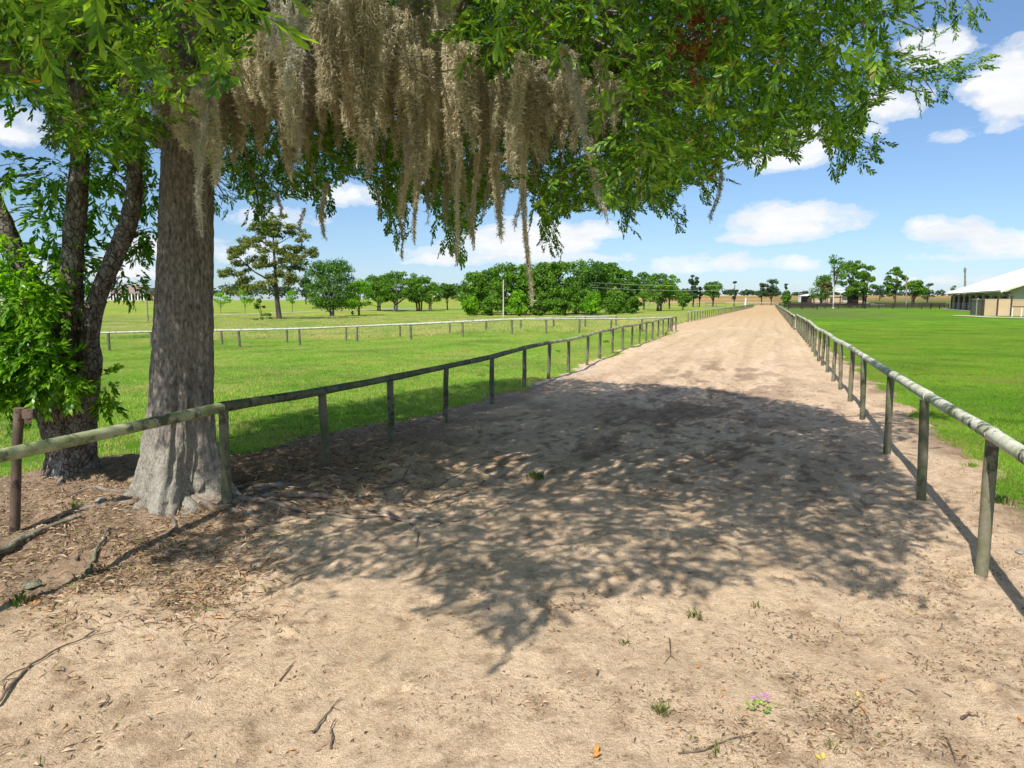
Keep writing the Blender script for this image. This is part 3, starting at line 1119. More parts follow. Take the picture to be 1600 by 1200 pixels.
# right rail
R_px = [(1532, 905), (1440, 785), (1385, 711), (1347, 658)]
R_st = [tuple(P(u, v)[:2]) for u, v in R_px]
R_st = [(2.75, 2.95)] + R_st + even(R_st[-1], (20.9, 52.3), 2.28)[1:]
rail_fence('track_rail', 'whitish algae-stained round rail along the near right of the track', R_st, 1.16, .053, .048,
           M['rail_right'], M['post'], 'wooden rails lining the sand track', seg=10, span=1, first_ext=2.4)
rail_fence('track_rail', 'far section of the right hand rail, slightly lower beyond the doubled post', even((20.95, 52.95), (85.5, 232), 2.5), 1.08, .05, .055,
           M['rail_white'], M['post'], 'wooden rails lining the sand track', seg=6, span=3)
# rails of the inner track on the left
A0, A1, A2 = P(60, 551), P(800, 523), P(1048, 517.5)
stA = even(A0, A1, 3.1) + even(A1, A2, 2.6)[1:]
rail_fence('inner_track_rail', 'front white rail of the inner track, crossing the meadow behind the oak trunk', stA, .98, .045, .075, M['rail_white'], M['post'],
           'white rails of the inner track', seg=7, zf=g1)
B0, B1, B2 = P(60, 549.5), P(700, 524.5), P(962, 512)
stB = even(B0 + Vector((1.2, 1.0, 0)), B1 + Vector((0, 1.5, 0)), 3.6) + even(B1 + Vector((0, 1.5, 0)), B2, 3.0)[1:]
rail_fence('inner_track_rail', 'rear white rail of the inner track, ending just short of the front one', stB, .92, .042, .07, M['rail_white'], M['post'],
           'white rails of the inner track', seg=7, zf=g1)
far_st = even(W(905, 476, 238)[:2], W(1208, 476, 246)[:2], 3.4)
rail_fence('track_rail', 'thin white rail across the far end of the track', far_st, 1.2, .09, .05, M['rail_white'], M['post'], 'wooden rails lining the sand track', seg=6, span=3, zf=g1)

# the old cut-off post left of the rail
pp = P(20, 838)
oldp = thing('old_post', pp, 'brown cut-off wooden post with a notched stub of rail on its top, far left', 'post')
mb = MB()
top = W(33, 637, pp.y + .02)
dv = top - pp
mb.tube([(0, 0, -.15), (dv.x * .3 + .008, 0, dv.z * .3), (dv.x * .7 - .006, 0, dv.z * .7), (dv.x, 0, dv.z)], [.046, .044, .042, .042], 10, jit=.06)
mb.build('post', M['post_brown'], oldp, True)
mb = MB()
mb.box(dv.x + .085, -.01, dv.z - .05, .09, .06, .08, .2)
mb.box(dv.x + .075, -.012, dv.z - .115, .05, .05, .05, .5)
mb.build('rail_stub', M['post_brown'], oldp)

# ------------------------------------------------------------------ foliage tools
def spray_proto(R, L=.22, nleaf=17, ll=(.045, .073), lw=(.0185, .027), spread=1.25, droop=.12, twig=True, oval=False):
    """a twig with leaves; returns verts (n,3), tri faces, twig runs along +X. All faces are triangles."""
    V, F = [], []
    pts = []
    for i in range(5):
        t = i / 4
        pts.append(Vector((L * t, .03 * math.sin(t * 3 + R.uniform(-1, 1)), -droop * L * t * t)))
    if twig:
        for i in (0, 2):
            a, b = pts[i], pts[i + 2]
            w = .0035 * (1 - i / 5)
            k = len(V)
            V += [a + Vector((0, w, 0)), a - Vector((0, w, 0)), b - Vector((0, w * .8, 0)), b + Vector((0, w * .8, w))]
            F += [(k, k + 1, k + 2), (k, k + 2, k + 3)]
    for j in range(nleaf):
        t = (j + .5) / nleaf
        t = .12 + .88 * t ** .8
        q = min(3.999, t * 4)
        a = pts[int(q)].lerp(pts[int(q) + 1], q % 1)
        side = 1 if j % 2 else -1
        ang = R.uniform(.35, 1.0) * spread * (1.15 - .75 * t)
        el = R.uniform(-.7, .5)
        d = Vector((math.cos(ang), side * math.sin(ang) * math.cos(el), math.sin(ang) * math.sin(el) - .12)).normalized()
        l = R.uniform(*ll)
        w = R.uniform(*lw)
        up = Vector((R.uniform(-.4, .4), R.uniform(-.6, .6), 1)).normalized()
        s = d.cross(up).normalized() * w / 2
        nrm = s.cross(d).normalized()
        k = len(V)
        if oval:
            V += [a, a + d * l * .28 + s * .9 - nrm * .002, a + d * l * .62 + s * .85 - nrm * .004, a + d * l - nrm * l * .12,
                  a + d * l * .62 - s * .85 - nrm * .004, a + d * l * .28 - s * .9 - nrm * .002]
            F += [(k, k + 1, k + 5), (k + 1, k + 2, k + 4), (k + 1, k + 4, k + 5), (k + 2, k + 3, k + 4)]
        else:
            V += [a, a + d * l * .68 + s, a + d * l - nrm * l * .06, a + d * l * .68 - s]
            F += [(k, k + 1, k + 2), (k, k + 2, k + 3)]
    return np.array([tuple(v) for v in V]), np.array(F)


def frames(dirs, R, roll=True):
    """rotation matrices whose X column follows dirs, Z roughly up, with a random roll"""
    d = dirs / np.linalg.norm(dirs, axis=1, keepdims=True)
    up = np.tile([0, 0, 1.0], (len(d), 1))
    bad = np.abs(d[:, 2]) > .95
    up[bad] = (1, 0, 0)
    y = np.cross(up, d)
    y /= np.linalg.norm(y, axis=1, keepdims=True)
    z = np.cross(d, y)
    if roll:
        a = R.normal(0, .5, len(d))
        c, s = np.cos(a)[:, None], np.sin(a)[:, None]
        y, z = y * c + z * s, -y * s + z * c
    return np.stack([d, y, z], -1)


def place_sprays(name, pos, dirs, scale, protos, m, parent, R, origin=(0, 0, 0), label=None, kind=None):
    pick = R.integers(0, len(protos), len(pos))
    Vs, Fs, off = [], [], 0
    mats = frames(dirs, R) * scale[:, None, None]
    for k, (pv, pf) in enumerate(protos):
        idx = np.nonzero(pick == k)[0]
        if not len(idx):
            continue
        v = np.einsum('nij,vj->nvi', mats[idx], pv) + (pos[idx] - np.array(origin))[:, None, :]
        f = pf[None] + (np.arange(len(idx)) * len(pv))[:, None, None] + off
        Vs.append(v.reshape(-1, 3))
        Fs.append(f.reshape(-1, 3))
        off += len(idx) * len(pv)
    o = link(name, mesh_np(name, np.concatenate(Vs), np.concatenate(Fs), m, False), parent)
    return tag(o, label, kind=kind)


# outlines read from the photograph: where the oak's leaves show and where its shade falls
FOL = [(-400, 130), (40, 135), (60, 175), (66, 235), (110, 250), (150, 262), (240, 250), (262, 210), (335, 285), (345, 322), (380, 310), (412, 345), (440, 300),
       (470, 318), (500, 312), (520, 300), (560, 270), (592, 325), (612, 362), (632, 330), (655, 300), (690, 345), (712, 388), (735, 370), (760, 330), (790, 300), (822, 295), (848, 350),
       (862, 378), (880, 342), (905, 330), (960, 328), (978, 345), (1000, 325), (1045, 345), (1060, 300), (1082, 285), (1108, 305), (1132, 245), (1180, 265),
       (1205, 238), (1242, 242), (1260, 212), (1292, 225), (1327, 262), (1340, 232), (1376, 234), (1366, 205), (1342, 172), (1400, 160), (1440, 138),
       (1466, 160), (1482, 130), (1532, 118), (1526, 86), (1480, 92), (1436, 82), (1395, 60), (1405, 30), (1435, 10), (1440, -20), (1650, -20),
       (1650, -600), (-400, -600)]
MOSSZ = [(262, 150), (330, 110), (395, 70), (405, -30), (690, -30), (700, 60), (760, 100), (850, 85), (955, 110), (962, 235), (830, 275), (785, 385), (650, 380), (585, 290), (440, 335), (340, 265), (262, 215)]
HOLES = [[(1298, 60), (1345, 62), (1350, 92), (1304, 98)], [(48, 78), (70, 80), (72, 112), (50, 118)], [(215, 155), (240, 150), (245, 170), (225, 175)],
         [(340, 262), (352, 262), (352, 300), (340, 300)]]
SHADE = [(225, 872), (262, 838), (345, 832), (355, 800), (358, 700), (372, 660), (470, 642), (560, 628), (640, 612), (760, 596), (830, 590), (940, 598), (1080, 603), (1130, 612), (1200, 622),
         (1300, 640), (1340, 665), (1400, 655), (1425, 645), (1440, 680), (1385, 700), (1400, 730), (1460, 770), (1492, 800), (1470, 845), (1420, 880), (1400, 950), (1370, 950), (1320, 930),
         (1300, 880), (1230, 895), (1200, 870), (1130, 935), (1060, 930), (1000, 905), (960, 942), (880, 925), (850, 1000), (820, 1030), (760, 1005), (740, 965), (640, 965), (650, 925),
         (600, 905), (520, 905), (440, 925), (400, 895), (300, 890), (240, 880)]


def fall(p):
    """where the shadow of points p lands on flat ground"""
    k = p[:, 2] / math.tan(SUN_EL)
    return np.stack([p[:, 0] + SUN_DX * k, p[:, 1] + SUN_DY * k, np.zeros(len(p))], 1)


SHADE_W = [tuple(P(u, v)[:2]) for u, v in SHADE]
FX = [p[0] for p in SHADE_W]
FY = [p[1] for p in SHADE_W]


def allowed(p, grow=0):
    u, v, f = project(p)
    inframe = (f > .3) & (u > -20) & (u < 1620) & (v > -15) & (v < 1215)
    ok_img = ~inframe | in_poly(u, v, FOL)
    for h in HOLES:
        ok_img &= ~(inframe & in_poly(u, v, h))
    s = fall(p)
    su, sv, sf = project(s)
    sin_ = (sf > .5) & (su > 0) & (su < 1600) & (sv < 1200)
    ok_sh = ~sin_ | in_poly(s[:, 0], s[:, 1], SHADE_W)
    # shadows beyond the left rail fall on the meadow only in the band the photograph shows
    return ok_img, ok_sh, u, v, inframe


def make_oak():
    R = np.random.default_rng(21)
    root = thing('oak_tree', (OAK[0], OAK[1], g1(*OAK) - .05), 'huge live oak with pale grey trunk and moss-hung limb reaching over the track', 'tree')
    ox, oy, oz = root.location
    # ---- trunk
    nz_, na = 320, 210
    zz = np.concatenate([np.linspace(-.15, 1.4, 150), np.linspace(1.41, 5.4, nz_ - 150)])
    A = np.linspace(0, 2 * np.pi, na, endpoint=False)
    ZZ, AA = np.meshgrid(zz, A, indexing='ij')
    zc = np.maximum(ZZ, 0)
    prof = np.interp(zc, [0, .12, .3, .6, 1.0, 1.5, 2.5, 3.5, 4.3, 5.4], [.44, .41, .375, .345, .315, .298, .275, .25, .235, .21])
    cxn, cyn = np.cos(AA), np.sin(AA)
    butt = 1 + (.26 * np.cos(5 * AA + .6 + .5 * zc) + .14 * np.cos(3 * AA - 1.0) + .09 * np.cos(9 * AA + 2 * zc) + .22 * fbm(cxn * 2.6, cyn * 2.6, ZZ * 3.0, 211, 4)) * np.exp(-zc / .5) + .035 * np.cos(4 * AA + .4 + .3 * zc) + .02 * np.cos(7 * AA + zc)
    rid = fbm(cxn * 4.2, cyn * 4.2, ZZ * .9, 201, 4, .6) * .014 + (np.abs(fbm(cxn * 11, cyn * 11, ZZ * 2.2, 205, 3, .6)) - .4) * .016 + fbm(cxn * 22, cyn * 22, ZZ * 11, 207, 2, .6) * .005
    # a deep vertical fold on the right half as in the photograph
    fold = -.035 * np.exp(-((AA - 4.93) / .05) ** 2) * sm(1.9, .9, zc) if False else -.035 * np.exp(-((AA - 4.95 - .05 * zc) / .06) ** 2) * (1 - sm(.9, 1.9, zc))
    rr = prof * butt + rid + fold
    lean = .075 * zc
    Vx = rr * cxn + lean
    Vy = rr * cyn + .02 * zc
    V = np.stack([Vx, Vy, ZZ], -1).reshape(-1, 3)
    i = np.arange(nz_ - 1)[:, None] * na + np.arange(na)[None, :]
    j = np.arange(nz_ - 1)[:, None] * na + ((np.arange(na) + 1) % na)[None, :]
    F = np.stack([i, j, j + na, i + na], -1).reshape(-1, 4)
    link('trunk', mesh_np('trunk', V, F, M['oak_bark'], True), root)
    # ---- roots running out over the dirt
    for a, L, r in ((-2.75, .7, .10), (-2.15, .5, .09), (-1.55, .35, .10), (-.95, .6, .11), (-.4, 1.3, .08), (.1, 1.6, .06), (-3.2, .6, .09), (.5, 1.6, .05), (-.65, 1.9, .045)):
        pts, rad = [], []
        n = 12
        wob = R.uniform(-.35, .35)
        for k in range(n):
            t = k / (n - 1)
            d = .26 + L * t
            aa = a + wob * t * t + .12 * math.sin(t * 7 + a)
            x, y = math.cos(aa) * d, math.sin(aa) * d
            zg = sand_z(ox + x, oy + y) - oz
            rk = r * (1 - .75 * t)
            pts.append((x, y, zg - rk * (.35 + .9 * t) + (.05 * (1 - t) ** 5)))
            rad.append(rk)
        MB().tube(pts, rad, 9, jit=.10).build('root', M['oak_bark'] if r > .08 else M['root'], root, True)
    for a, L, r in ((.15, 3.0, .035), (.45, 2.6, .03), (-.12, 3.4, .03), (.75, 2.0, .028), (-.3, 2.6, .026), (.28, 3.6, .024), (-2.4, 1.7, .028), (-1.2, 1.4, .024), (2.9, 1.3, .03)):
        pts, rad = [], []
        ph = R.uniform(0, 6)
        for k in range(16):
            t = k / 15
            d = .45 + L * t
            aa = a + .10 * math.sin(t * 9 + ph) + .25 * math.sin(t * 3 + ph) * t
            x, y = math.cos(aa) * d, math.sin(aa) * d
            rk = r * (1 - .7 * t) * R.uniform(.85, 1.15)
            zg = sand_z(ox + x, oy + y) - oz
            pts.append((x, y, zg + rk * (.25 + .5 * math.sin(t * 14 + ph))))
            rad.append(rk)
        MB().tube(pts, rad, 7, jit=.12).build('root', M['root'], root, True)
    # ---- limbs
    top = Vector((.33, .09, 4.3))
    limbs = []

    def limb(pts, r0, r1, name='limb', seg=9):
        # smooth the control points
        P_ = [Vector(p) for p in pts]
        out = []
        for a in range(len(P_) - 1):
            p0, p1, p2, p3 = P_[max(a - 1, 0)], P_[a], P_[a + 1], P_[min(a + 2, len(P_) - 1)]
            for q in range(4):
                t = q / 4
                out.append(.5 * ((2 * p1) + (p2 - p0) * t + (2 * p0 - 5 * p1 + 4 * p2 - p3) * t * t + (3 * p1 - p0 - 3 * p2 + p3) * t ** 3))
        out.append(P_[-1])
        n = len(out)
        rad = [r0 + (r1 - r0) * (k / (n - 1)) ** .8 for k in range(n)]
        limbs.append((out, rad))
        MB().tube(out, rad, seg, jit=.05).build(name, M['oak_bark'], root, True)
        return out
    l1 = limb([(.2, 0, 3.4), (.45, -.1, 4.1), (1.2, -.4, 4.5), (2.6, -.3, 4.55), (4.0, .1, 4.45), (5.0, .8, 4.4)], .15, .03)
    l2 = limb([top, (.6, .5, 5.0), (1.6, 1.6, 5.4), (3.2, 3.2, 5.2), (5, 5, 4.8), (6.6, 6.4, 4.3)], .17, .03)
    l3 = limb([top, (.2, -.2, 5.2), (-.3, -1.0, 6.0), (-1.0, -2.2, 6.6), (-1.6, -3.8, 6.8)], .16, .03)
    l4 = limb([top, (.9, -.4, 5.1), (2.4, -1.6, 5.6), (4.0, -2.6, 5.7), (5.2, -3.6, 5.2)], .15, .03)
    l5 = limb([(.25, .05, 3.9), (.2, 1.0, 4.4), (.6, 2.6, 4.7), (1.6, 4.4, 4.4), (3.0, 6.2, 3.9)], .13, .025)
    l6 = limb([(.2, 0, 3.6), (-.6, -.5, 4.1), (-1.6, -1.3, 4.2), (-2.6, -2.0, 4.0)], .11, .02)
    l7 = limb([(.2, 0, 4.2), (-.5, .6, 5.0), (-1.6, 1.4, 5.4), (-2.8, 1.8, 5.3)], .11, .02)
    l8 = limb([top, (1.4, .4, 5.6), (3.4, 1.0, 6.2), (5.6, 1.6, 6.1), (7.6, 2.0, 5.2)], .14, .025)
    # ---- leaf clumps
    protos = [spray_proto(random.Random(300 + k)) for k in range(7)]
    clumps = []
    # (a) from what the photograph shows
    n = 26000
    u = R.uniform(-120, 1700, n)
    v = R.uniform(-200, 385, n)
    Yd = R.uniform(5.3, 14.5, n) ** 1.0
    dx, dy, dz = (u - 800) / FPX, math.cos(PITCH) + (600 - v) / FPX * math.sin(PITCH), -math.sin(PITCH) + (600 - v) / FPX * math.cos(PITCH)
    p = np.stack([dx / dy * Yd, Yd, CAM_H + dz / dy * Yd], 1)
    # (b) from the shade on the ground
    n = 26000
    gx = R.uniform(min(FX), max(FX), n)
    gy = R.uniform(min(FY), max(FY), n)
    h = 3.3 + 5.0 * R.random(n) ** 1.9
    k = in_poly(gx, gy, SHADE_W)
    q = np.stack([gx - SUN_DX * h / math.tan(SUN_EL), gy - SUN_DY * h / math.tan(SUN_EL), h], 1)[k]

    def crown_ok(p):
        return (p[:, 2] > 2.6) & (p[:, 2] < 8.8) & (((p[:, 0] - .2) / 9.5) ** 2 + ((p[:, 1] - 7.5) / 9.5) ** 2 < 1)
    a, b, uu, vv, inf = allowed(p)
    p = p[a & b & crown_ok(p)]
    a, b, uu, vv, inf = allowed(q)
    q = q[a & b & crown_ok(q)]
    # poisson-like thinning
    def thin(p, rmin, cap):
        keep = []
        cell = {}
        for t in p:
            key = tuple((t // rmin).astype(int))
            ok = True
            for dx_ in (-1, 0, 1):
                for dy_ in (-1, 0, 1):
                    for dz_ in (-1, 0, 1):
                        for s in cell.get((key[0] + dx_, key[1] + dy_, key[2] + dz_), ()):
                            if ((t - s) ** 2).sum() < rmin * rmin:
                                ok = False
                                break
                        if not ok:
                            break
                    if not ok:
                        break
                if not ok:
                    break
            if ok:
                keep.append(t)
                cell.setdefault(key, []).append(t)
                if len(keep) >= cap:
                    break
        return np.array(keep)
    ca = thin(p, .44, 760)
    cb = thin(q, .5, 1050)
    # (c) high leaves above the frame that close the shade in the middle of the track
    DENSE = [tuple(P(u, v)[:2]) for u, v in ((380, 690), (480, 650), (600, 640), (780, 605), (940, 605), (1080, 610), (1200, 630), (1330, 665), (1400, 700), (1430, 760), (1300, 780), (1100, 790), (900, 790), (700, 770), (500, 800), (400, 780))]
    n = 9000
    gx = R.uniform(min(FX), max(FX), n)
    gy = R.uniform(min(FY), max(FY), n)
    k = in_poly(gx, gy, DENSE)
    h = R.uniform(5.6, 8.8, n)
    k &= fbm(gx * .9, gy * .9, 0, 711, 3) > -.28
    w = np.stack([gx - SUN_DX * h / math.tan(SUN_EL), gy - SUN_DY * h / math.tan(SUN_EL), h], 1)[k]
    a, b, uu, vv, inf = allowed(w)
    w = w[a & b & crown_ok(w)]
    cc = thin(w, .46, 520)
    C = np.concatenate([ca, cb, cc])
    # the leaves are thin in front of the moss, which catches the sun
    tk = (6.9 - C[:, 1]) / (SUN_DY * math.cos(SUN_EL))
    hx = C[:, 0] + tk * SUN_DX * math.cos(SUN_EL)
    hz = C[:, 2] - tk * math.sin(SUN_EL)
    block = (tk > .3) & (hx > -3.0) & (hx < 1.3) & (hz > 3.0) & (hz < 5.2)
    print('blocking', block.sum())
    C = C[~(block & (R.random(len(C)) < .92))]
    print('clumps', len(ca), len(cb))
    per = 22
    cen = np.repeat(C, per, 0)
    off = R.normal(0, 1, cen.shape) * np.array([.22, .22, .17])
    pos = cen + off
    # extra drooping sprigs
    axis_ = np.array([OAK[0], OAK[1], 4.6])
    out = pos - axis_
    out[:, 2] *= .25
    out /= np.linalg.norm(out, axis=1, keepdims=True) + 1e-6
    dirs = out * .25 + off * 1.6 + R.normal(0, .45, pos.shape) + np.array([0, 0, -.15])
    tip = pos + dirs / np.linalg.norm(dirs, axis=1, keepdims=True) * .25
    a1, b1, uu, vv, inf = allowed(tip)
    s = fall(tip)
    softn = R.random(len(pos)) < .10
    a2, _, u2, v2, _ = allowed(pos)
    keep = a1 & a2 & (b1 | softn)
    keep &= ~(in_poly(u2, v2, MOSSZ) & (pos[:, 1] < 8.0) & (pos[:, 1] > 0))
    # keep a little clear air round the lens
    keep &= ((pos ** 2)[:, :2].sum(1) + (pos[:, 2] - CAM_H) ** 2) > 2.5 ** 2
    pos, dirs = pos[keep], dirs[keep]
    # sprigs that stand out against the sky, each on its own twig
    sp, sd = [], []
    sprigs = []
    for line, Y, nn in (([(1330, 105), (1380, 112), (1430, 118), (1480, 110), (1522, 102)], 9.6, 85), ([(1380, 112), (1420, 90), (1450, 84)], 9.6, 16), ([(1440, 118), (1462, 150)], 9.6, 10),
                        ([(1270, 150), (1305, 195), (1322, 222), (1327, 252)], 9.2, 34), ([(1300, 170), (1330, 205), (1350, 220), (1374, 231)], 9.3, 26), ([(1160, 190), (1200, 222), (1238, 240)], 9.0, 26),
                        ([(1010, 290), (1040, 320), (1062, 342)], 9.5, 16), ([(840, 300), (852, 340), (863, 376)], 9.2, 24), ([(690, 300), (702, 350), (712, 388)], 9.0, 22), ([(596, 280), (606, 320), (613, 362)], 9.0, 20),
                        ([(640, 280), (633, 310), (628, 340)], 9.4, 14), ([(470, 280), (500, 300), (506, 318)], 9.4, 18), ([(335, 280), (350, 305), (345, 322)], 9.0, 12), ([(400, 300), (412, 345)], 9.2, 12),
                        ([(1470, -12), (1480, 8), (1476, 25)], 9.0, 12), ([(1500, -12), (1515, 4), (1524, 18)], 9.0, 12), ([(1100, 255), (1108, 300)], 9.5, 12), ([(960, 300), (978, 343)], 9.4, 14),
                        ([(1400, 30), (1425, 40), (1442, 50)], 9.0, 12)):
        wl = [W(a_, b_, Y) for a_, b_ in line]
        sprigs.append(wl)
        for _ in range(nn):
            t = R.random() ** .8 * (len(wl) - 1)
            i_ = min(int(t), len(wl) - 2)
            q_ = wl[i_].lerp(wl[i_ + 1], t - i_)
            dv_ = (wl[i_ + 1] - wl[i_]).normalized()
            sp.append((q_.x + R.normal(0, .07), q_.y + R.normal(0, .12), q_.z + R.normal(0, .06)))
            sd.append((dv_.x + R.normal(0, .45), dv_.y + R.normal(0, .6), dv_.z + R.normal(0, .35)))
    pos = np.concatenate([pos, np.array(sp)])
    dirs = np.concatenate([dirs, np.array(sd)])
    sc = R.uniform(.8, 1.2, len(pos))
    print('sprays', len(pos), 'tris', len(pos) * 44)
    tint = fbm(pos[:, 0] * 1.5, pos[:, 1] * 1.5, pos[:, 2] * 1.5, 301, 2)
    # dead brown spray and a yellow one stand out right of the moss
    u, v, f = project(pos)
    brown = (np.hypot((u - 1078) / 22, (v - 60) / 65) < 1) & (f < 7.5)
    yellow = (np.hypot((u - 1103) / 12, (v - 122) / 12) < 1) & (f < 7.5)
    rest = ~(brown | yellow)
    org = (ox, oy, oz)
    lab = ((brown, M['oak_leaf_brown'], 'rust brown dead leaves among the green'), (yellow, M['oak_leaf_yellow'], 'small bright yellow sprig of leaves'))
    for k, m, l in lab:
        if k.sum():
            place_sprays('leaf_spray', pos[k], dirs[k], sc[k], protos, m, root, R, org, l, 'stuff')
    place_sprays('crown', pos[rest], dirs[rest], sc[rest], protos, M['oak_leaf'], root, R, org, kind='stuff')
    # ---- branches reaching to the clumps
    mb = MB()
    nodes = [(pt, r) for pts, rad in limbs for pt, r in zip(pts[4:], rad[4:])]
    base = Vector((ox, oy, oz))
    NP = np.array([tuple(nn[0]) for nn in nodes])
    for c in C:
        cl = np.array(c) - np.array(base)
        d = np.linalg.norm(NP - cl, axis=1) + .6 * np.maximum(0, NP[:, 2] - cl[2] - .5)
        k = int(np.argmin(d))
        if d[k] > 2.3:
            continue
        a = Vector(NP[k])
        b = Vector(cl)
        midp = a.lerp(b, .5) + Vector((R.normal(0, .12), R.normal(0, .12), .14 * (b - a).length + R.normal(0, .05)))
        # stay out of the sky where the photograph shows none
        t = np.array([tuple(a.lerp(midp, q / 4) + base) for q in range(5)] + [tuple(midp.lerp(b, q / 3) + base) for q in range(1, 4)])
        uu_, vv_, _f = project(t)
        if not allowed(t)[0].all() or (in_poly(uu_, vv_, MOSSZ) & (t[:, 1] < 7)).any():
            continue
        r = min(nodes[k][1] * .5, .02)
        mb.tube([a, a.lerp(midp, .5) + Vector((0, 0, .02)), midp, midp.lerp(b, .6), b], [r, r * .8, r * .6, r * .4, .003], 4, caps=False)
    for wl in sprigs:
        mb.tube([q_ - base for q_ in wl], [.010 * (1 - .8 * i_ / (len(wl) - 1)) + .001 for i_ in range(len(wl))], 5, caps=False)
    mb.build('branches', M['twig'], root, True)
    # two bare dead twigs crossing in front of the moss
    for pts in ([(625, 90), (650, 108), (672, 122), (698, 140), (720, 147)], [(648, 112), (668, 122), (690, 112), (712, 108), (742, 104)], [(570, 60), (600, 68), (640, 90), (668, 88)],
                [(95, 190), (108, 182), (122, 172), (142, 164)]):
        Y = 5.4 if pts[0][0] > 200 else 5.0
        MB().tube([W(a, b, Y + .05 * i) - base for i, (a, b) in enumerate(pts)], [.008, .007, .006, .005, .003][:len(pts)], 5).build('twig', M['twig'], root, True)
    return root


make_oak()
print('oak done')


# ------------------------------------------------------------------ spanish moss
def moss_proto(L, Rt, n_str, n_hair, seed, hair=None, taper=1.0):
    """hanging beard: thin curly strands round a drooping axis; triangles only, root at origin, hangs along -Z"""
    R = np.random.default_rng(seed)
    hair = hair or ((.03, .075) if Rt > .04 else (.015, .045))
    V, F, off = [], [], 0
    bend = R.uniform(-.08, .08, 2)
    def ax(t):
        return np.stack([bend[0] * t * t * L + .03 * np.sin(t * 5 + seed), bend[1] * t * t * L + .03 * np.cos(t * 4 + seed), -L * t], -1)
    starts = []
    for s in range(n_str):
        a = R.uniform(0, 6.28)
        rr = Rt * math.sqrt(R.random())
        tl = (R.uniform(.45, 1.0) if rr > Rt * .3 else R.uniform(.75, 1.0)) if Rt > .04 else R.uniform(.82, 1.0)
        tt = np.linspace(0, tl, 16)
        conv = (1 - tt / 1.02) ** taper
        ph = R.uniform(0, 6.28)
        x = ax(tt)
        x[:, 0] += rr * math.cos(a) * conv + .012 * np.sin(tt * 22 + ph)
        x[:, 1] += rr * math.sin(a) * conv + .012 * np.cos(tt * 19 + ph)
        starts.append(x)
        w = .0028
        n = len(x)
        sd = np.array([math.cos(ph), math.sin(ph), 0]) * w
        vv = np.stack([x - sd, x + sd], 1).reshape(-1, 3)
        i = np.arange(n - 1) * 2 + off
        V.append(vv)
        F.append(np.stack([i, i + 1, i + 3], 1))
        F.append(np.stack([i, i + 3, i + 2], 1))
        off += len(vv)
    # short hairs
    S = np.array(starts)                       # (n_str,16,3)
    si = R.integers(0, n_str, n_hair)
    ti = R.uniform(0, 14.999, n_hair)
    a = S[si, ti.astype(int)]
    b = S[si, ti.astype(int) + 1]
    o = a + (b - a) * (ti % 1)[:, None]
    d = R.normal(0, 1, (n_hair, 3))
    d[:, 2] = d[:, 2] * .6 - .55
    d /= np.linalg.norm(d, axis=1, keepdims=True)
    l = R.uniform(hair[0], hair[1], n_hair)[:, None]
    side = np.cross(d, R.normal(0, 1, (n_hair, 3)))
    side /= np.linalg.norm(side, axis=1, keepdims=True)
    w = .0031
    mid = o + d * l * .55 + side * .006
    d2 = d + R.normal(0, .8, (n_hair, 3))
    d2[:, 2] -= .3
    d2 /= np.linalg.norm(d2, axis=1, keepdims=True)
    tip = mid + d2 * l * .55
    vv = np.stack([o - side * w, o + side * w, mid + side * w * .9, mid - side * w * .9, tip], 1).reshape(-1, 3)
    i = (np.arange(n_hair) * 5 + off)[:, None]
    V.append(vv)
    F += [i + [0, 1, 2], i + [0, 2, 3], i + [3, 2, 4]]
    return np.concatenate(V), np.concatenate(F)


def moss_mat(name, a, b, c, trans=.3):
    m, T, bs = new_mat(name, .9, .1)
    geo = T.node('ShaderNodeNewGeometry')
    oi = T.node('ShaderNodeObjectInfo')
    r = geo.outputs['Random Per Island']
    f = T.math('ADD', T.math('MULTIPLY', r, .45), T.math('MULTIPLY', oi.outputs['Random'], .55))
    col = T.ramp(f, [(.1, a), (.5, b), (.9, c)])
    T.l.new(col, bs.inputs['Base Color'])
    tr = T.node('ShaderNodeBsdfTranslucent')
    T.l.new(col, tr.inputs['Color'])
    ms = T.node('ShaderNodeMixShader')
    ms.inputs[0].default_value = trans
    T.l.new(bs.outputs[0], ms.inputs[1])
    T.l.new(tr.outputs[0], ms.inputs[2])
    out = [q for q in T.n if q.type == 'OUTPUT_MATERIAL'][0]
    T.l.new(ms.outputs[0], out.inputs['Surface'])
    return m


M['moss'] = moss_mat('spanish_moss', (.36, .32, .19), (.62, .565, .39), (.86, .80, .62), .28)
M['moss_pale'] = moss_mat('pale_spanish_moss', (.55, .51, .42), (.72, .69, .60), (.85, .82, .75), .4)


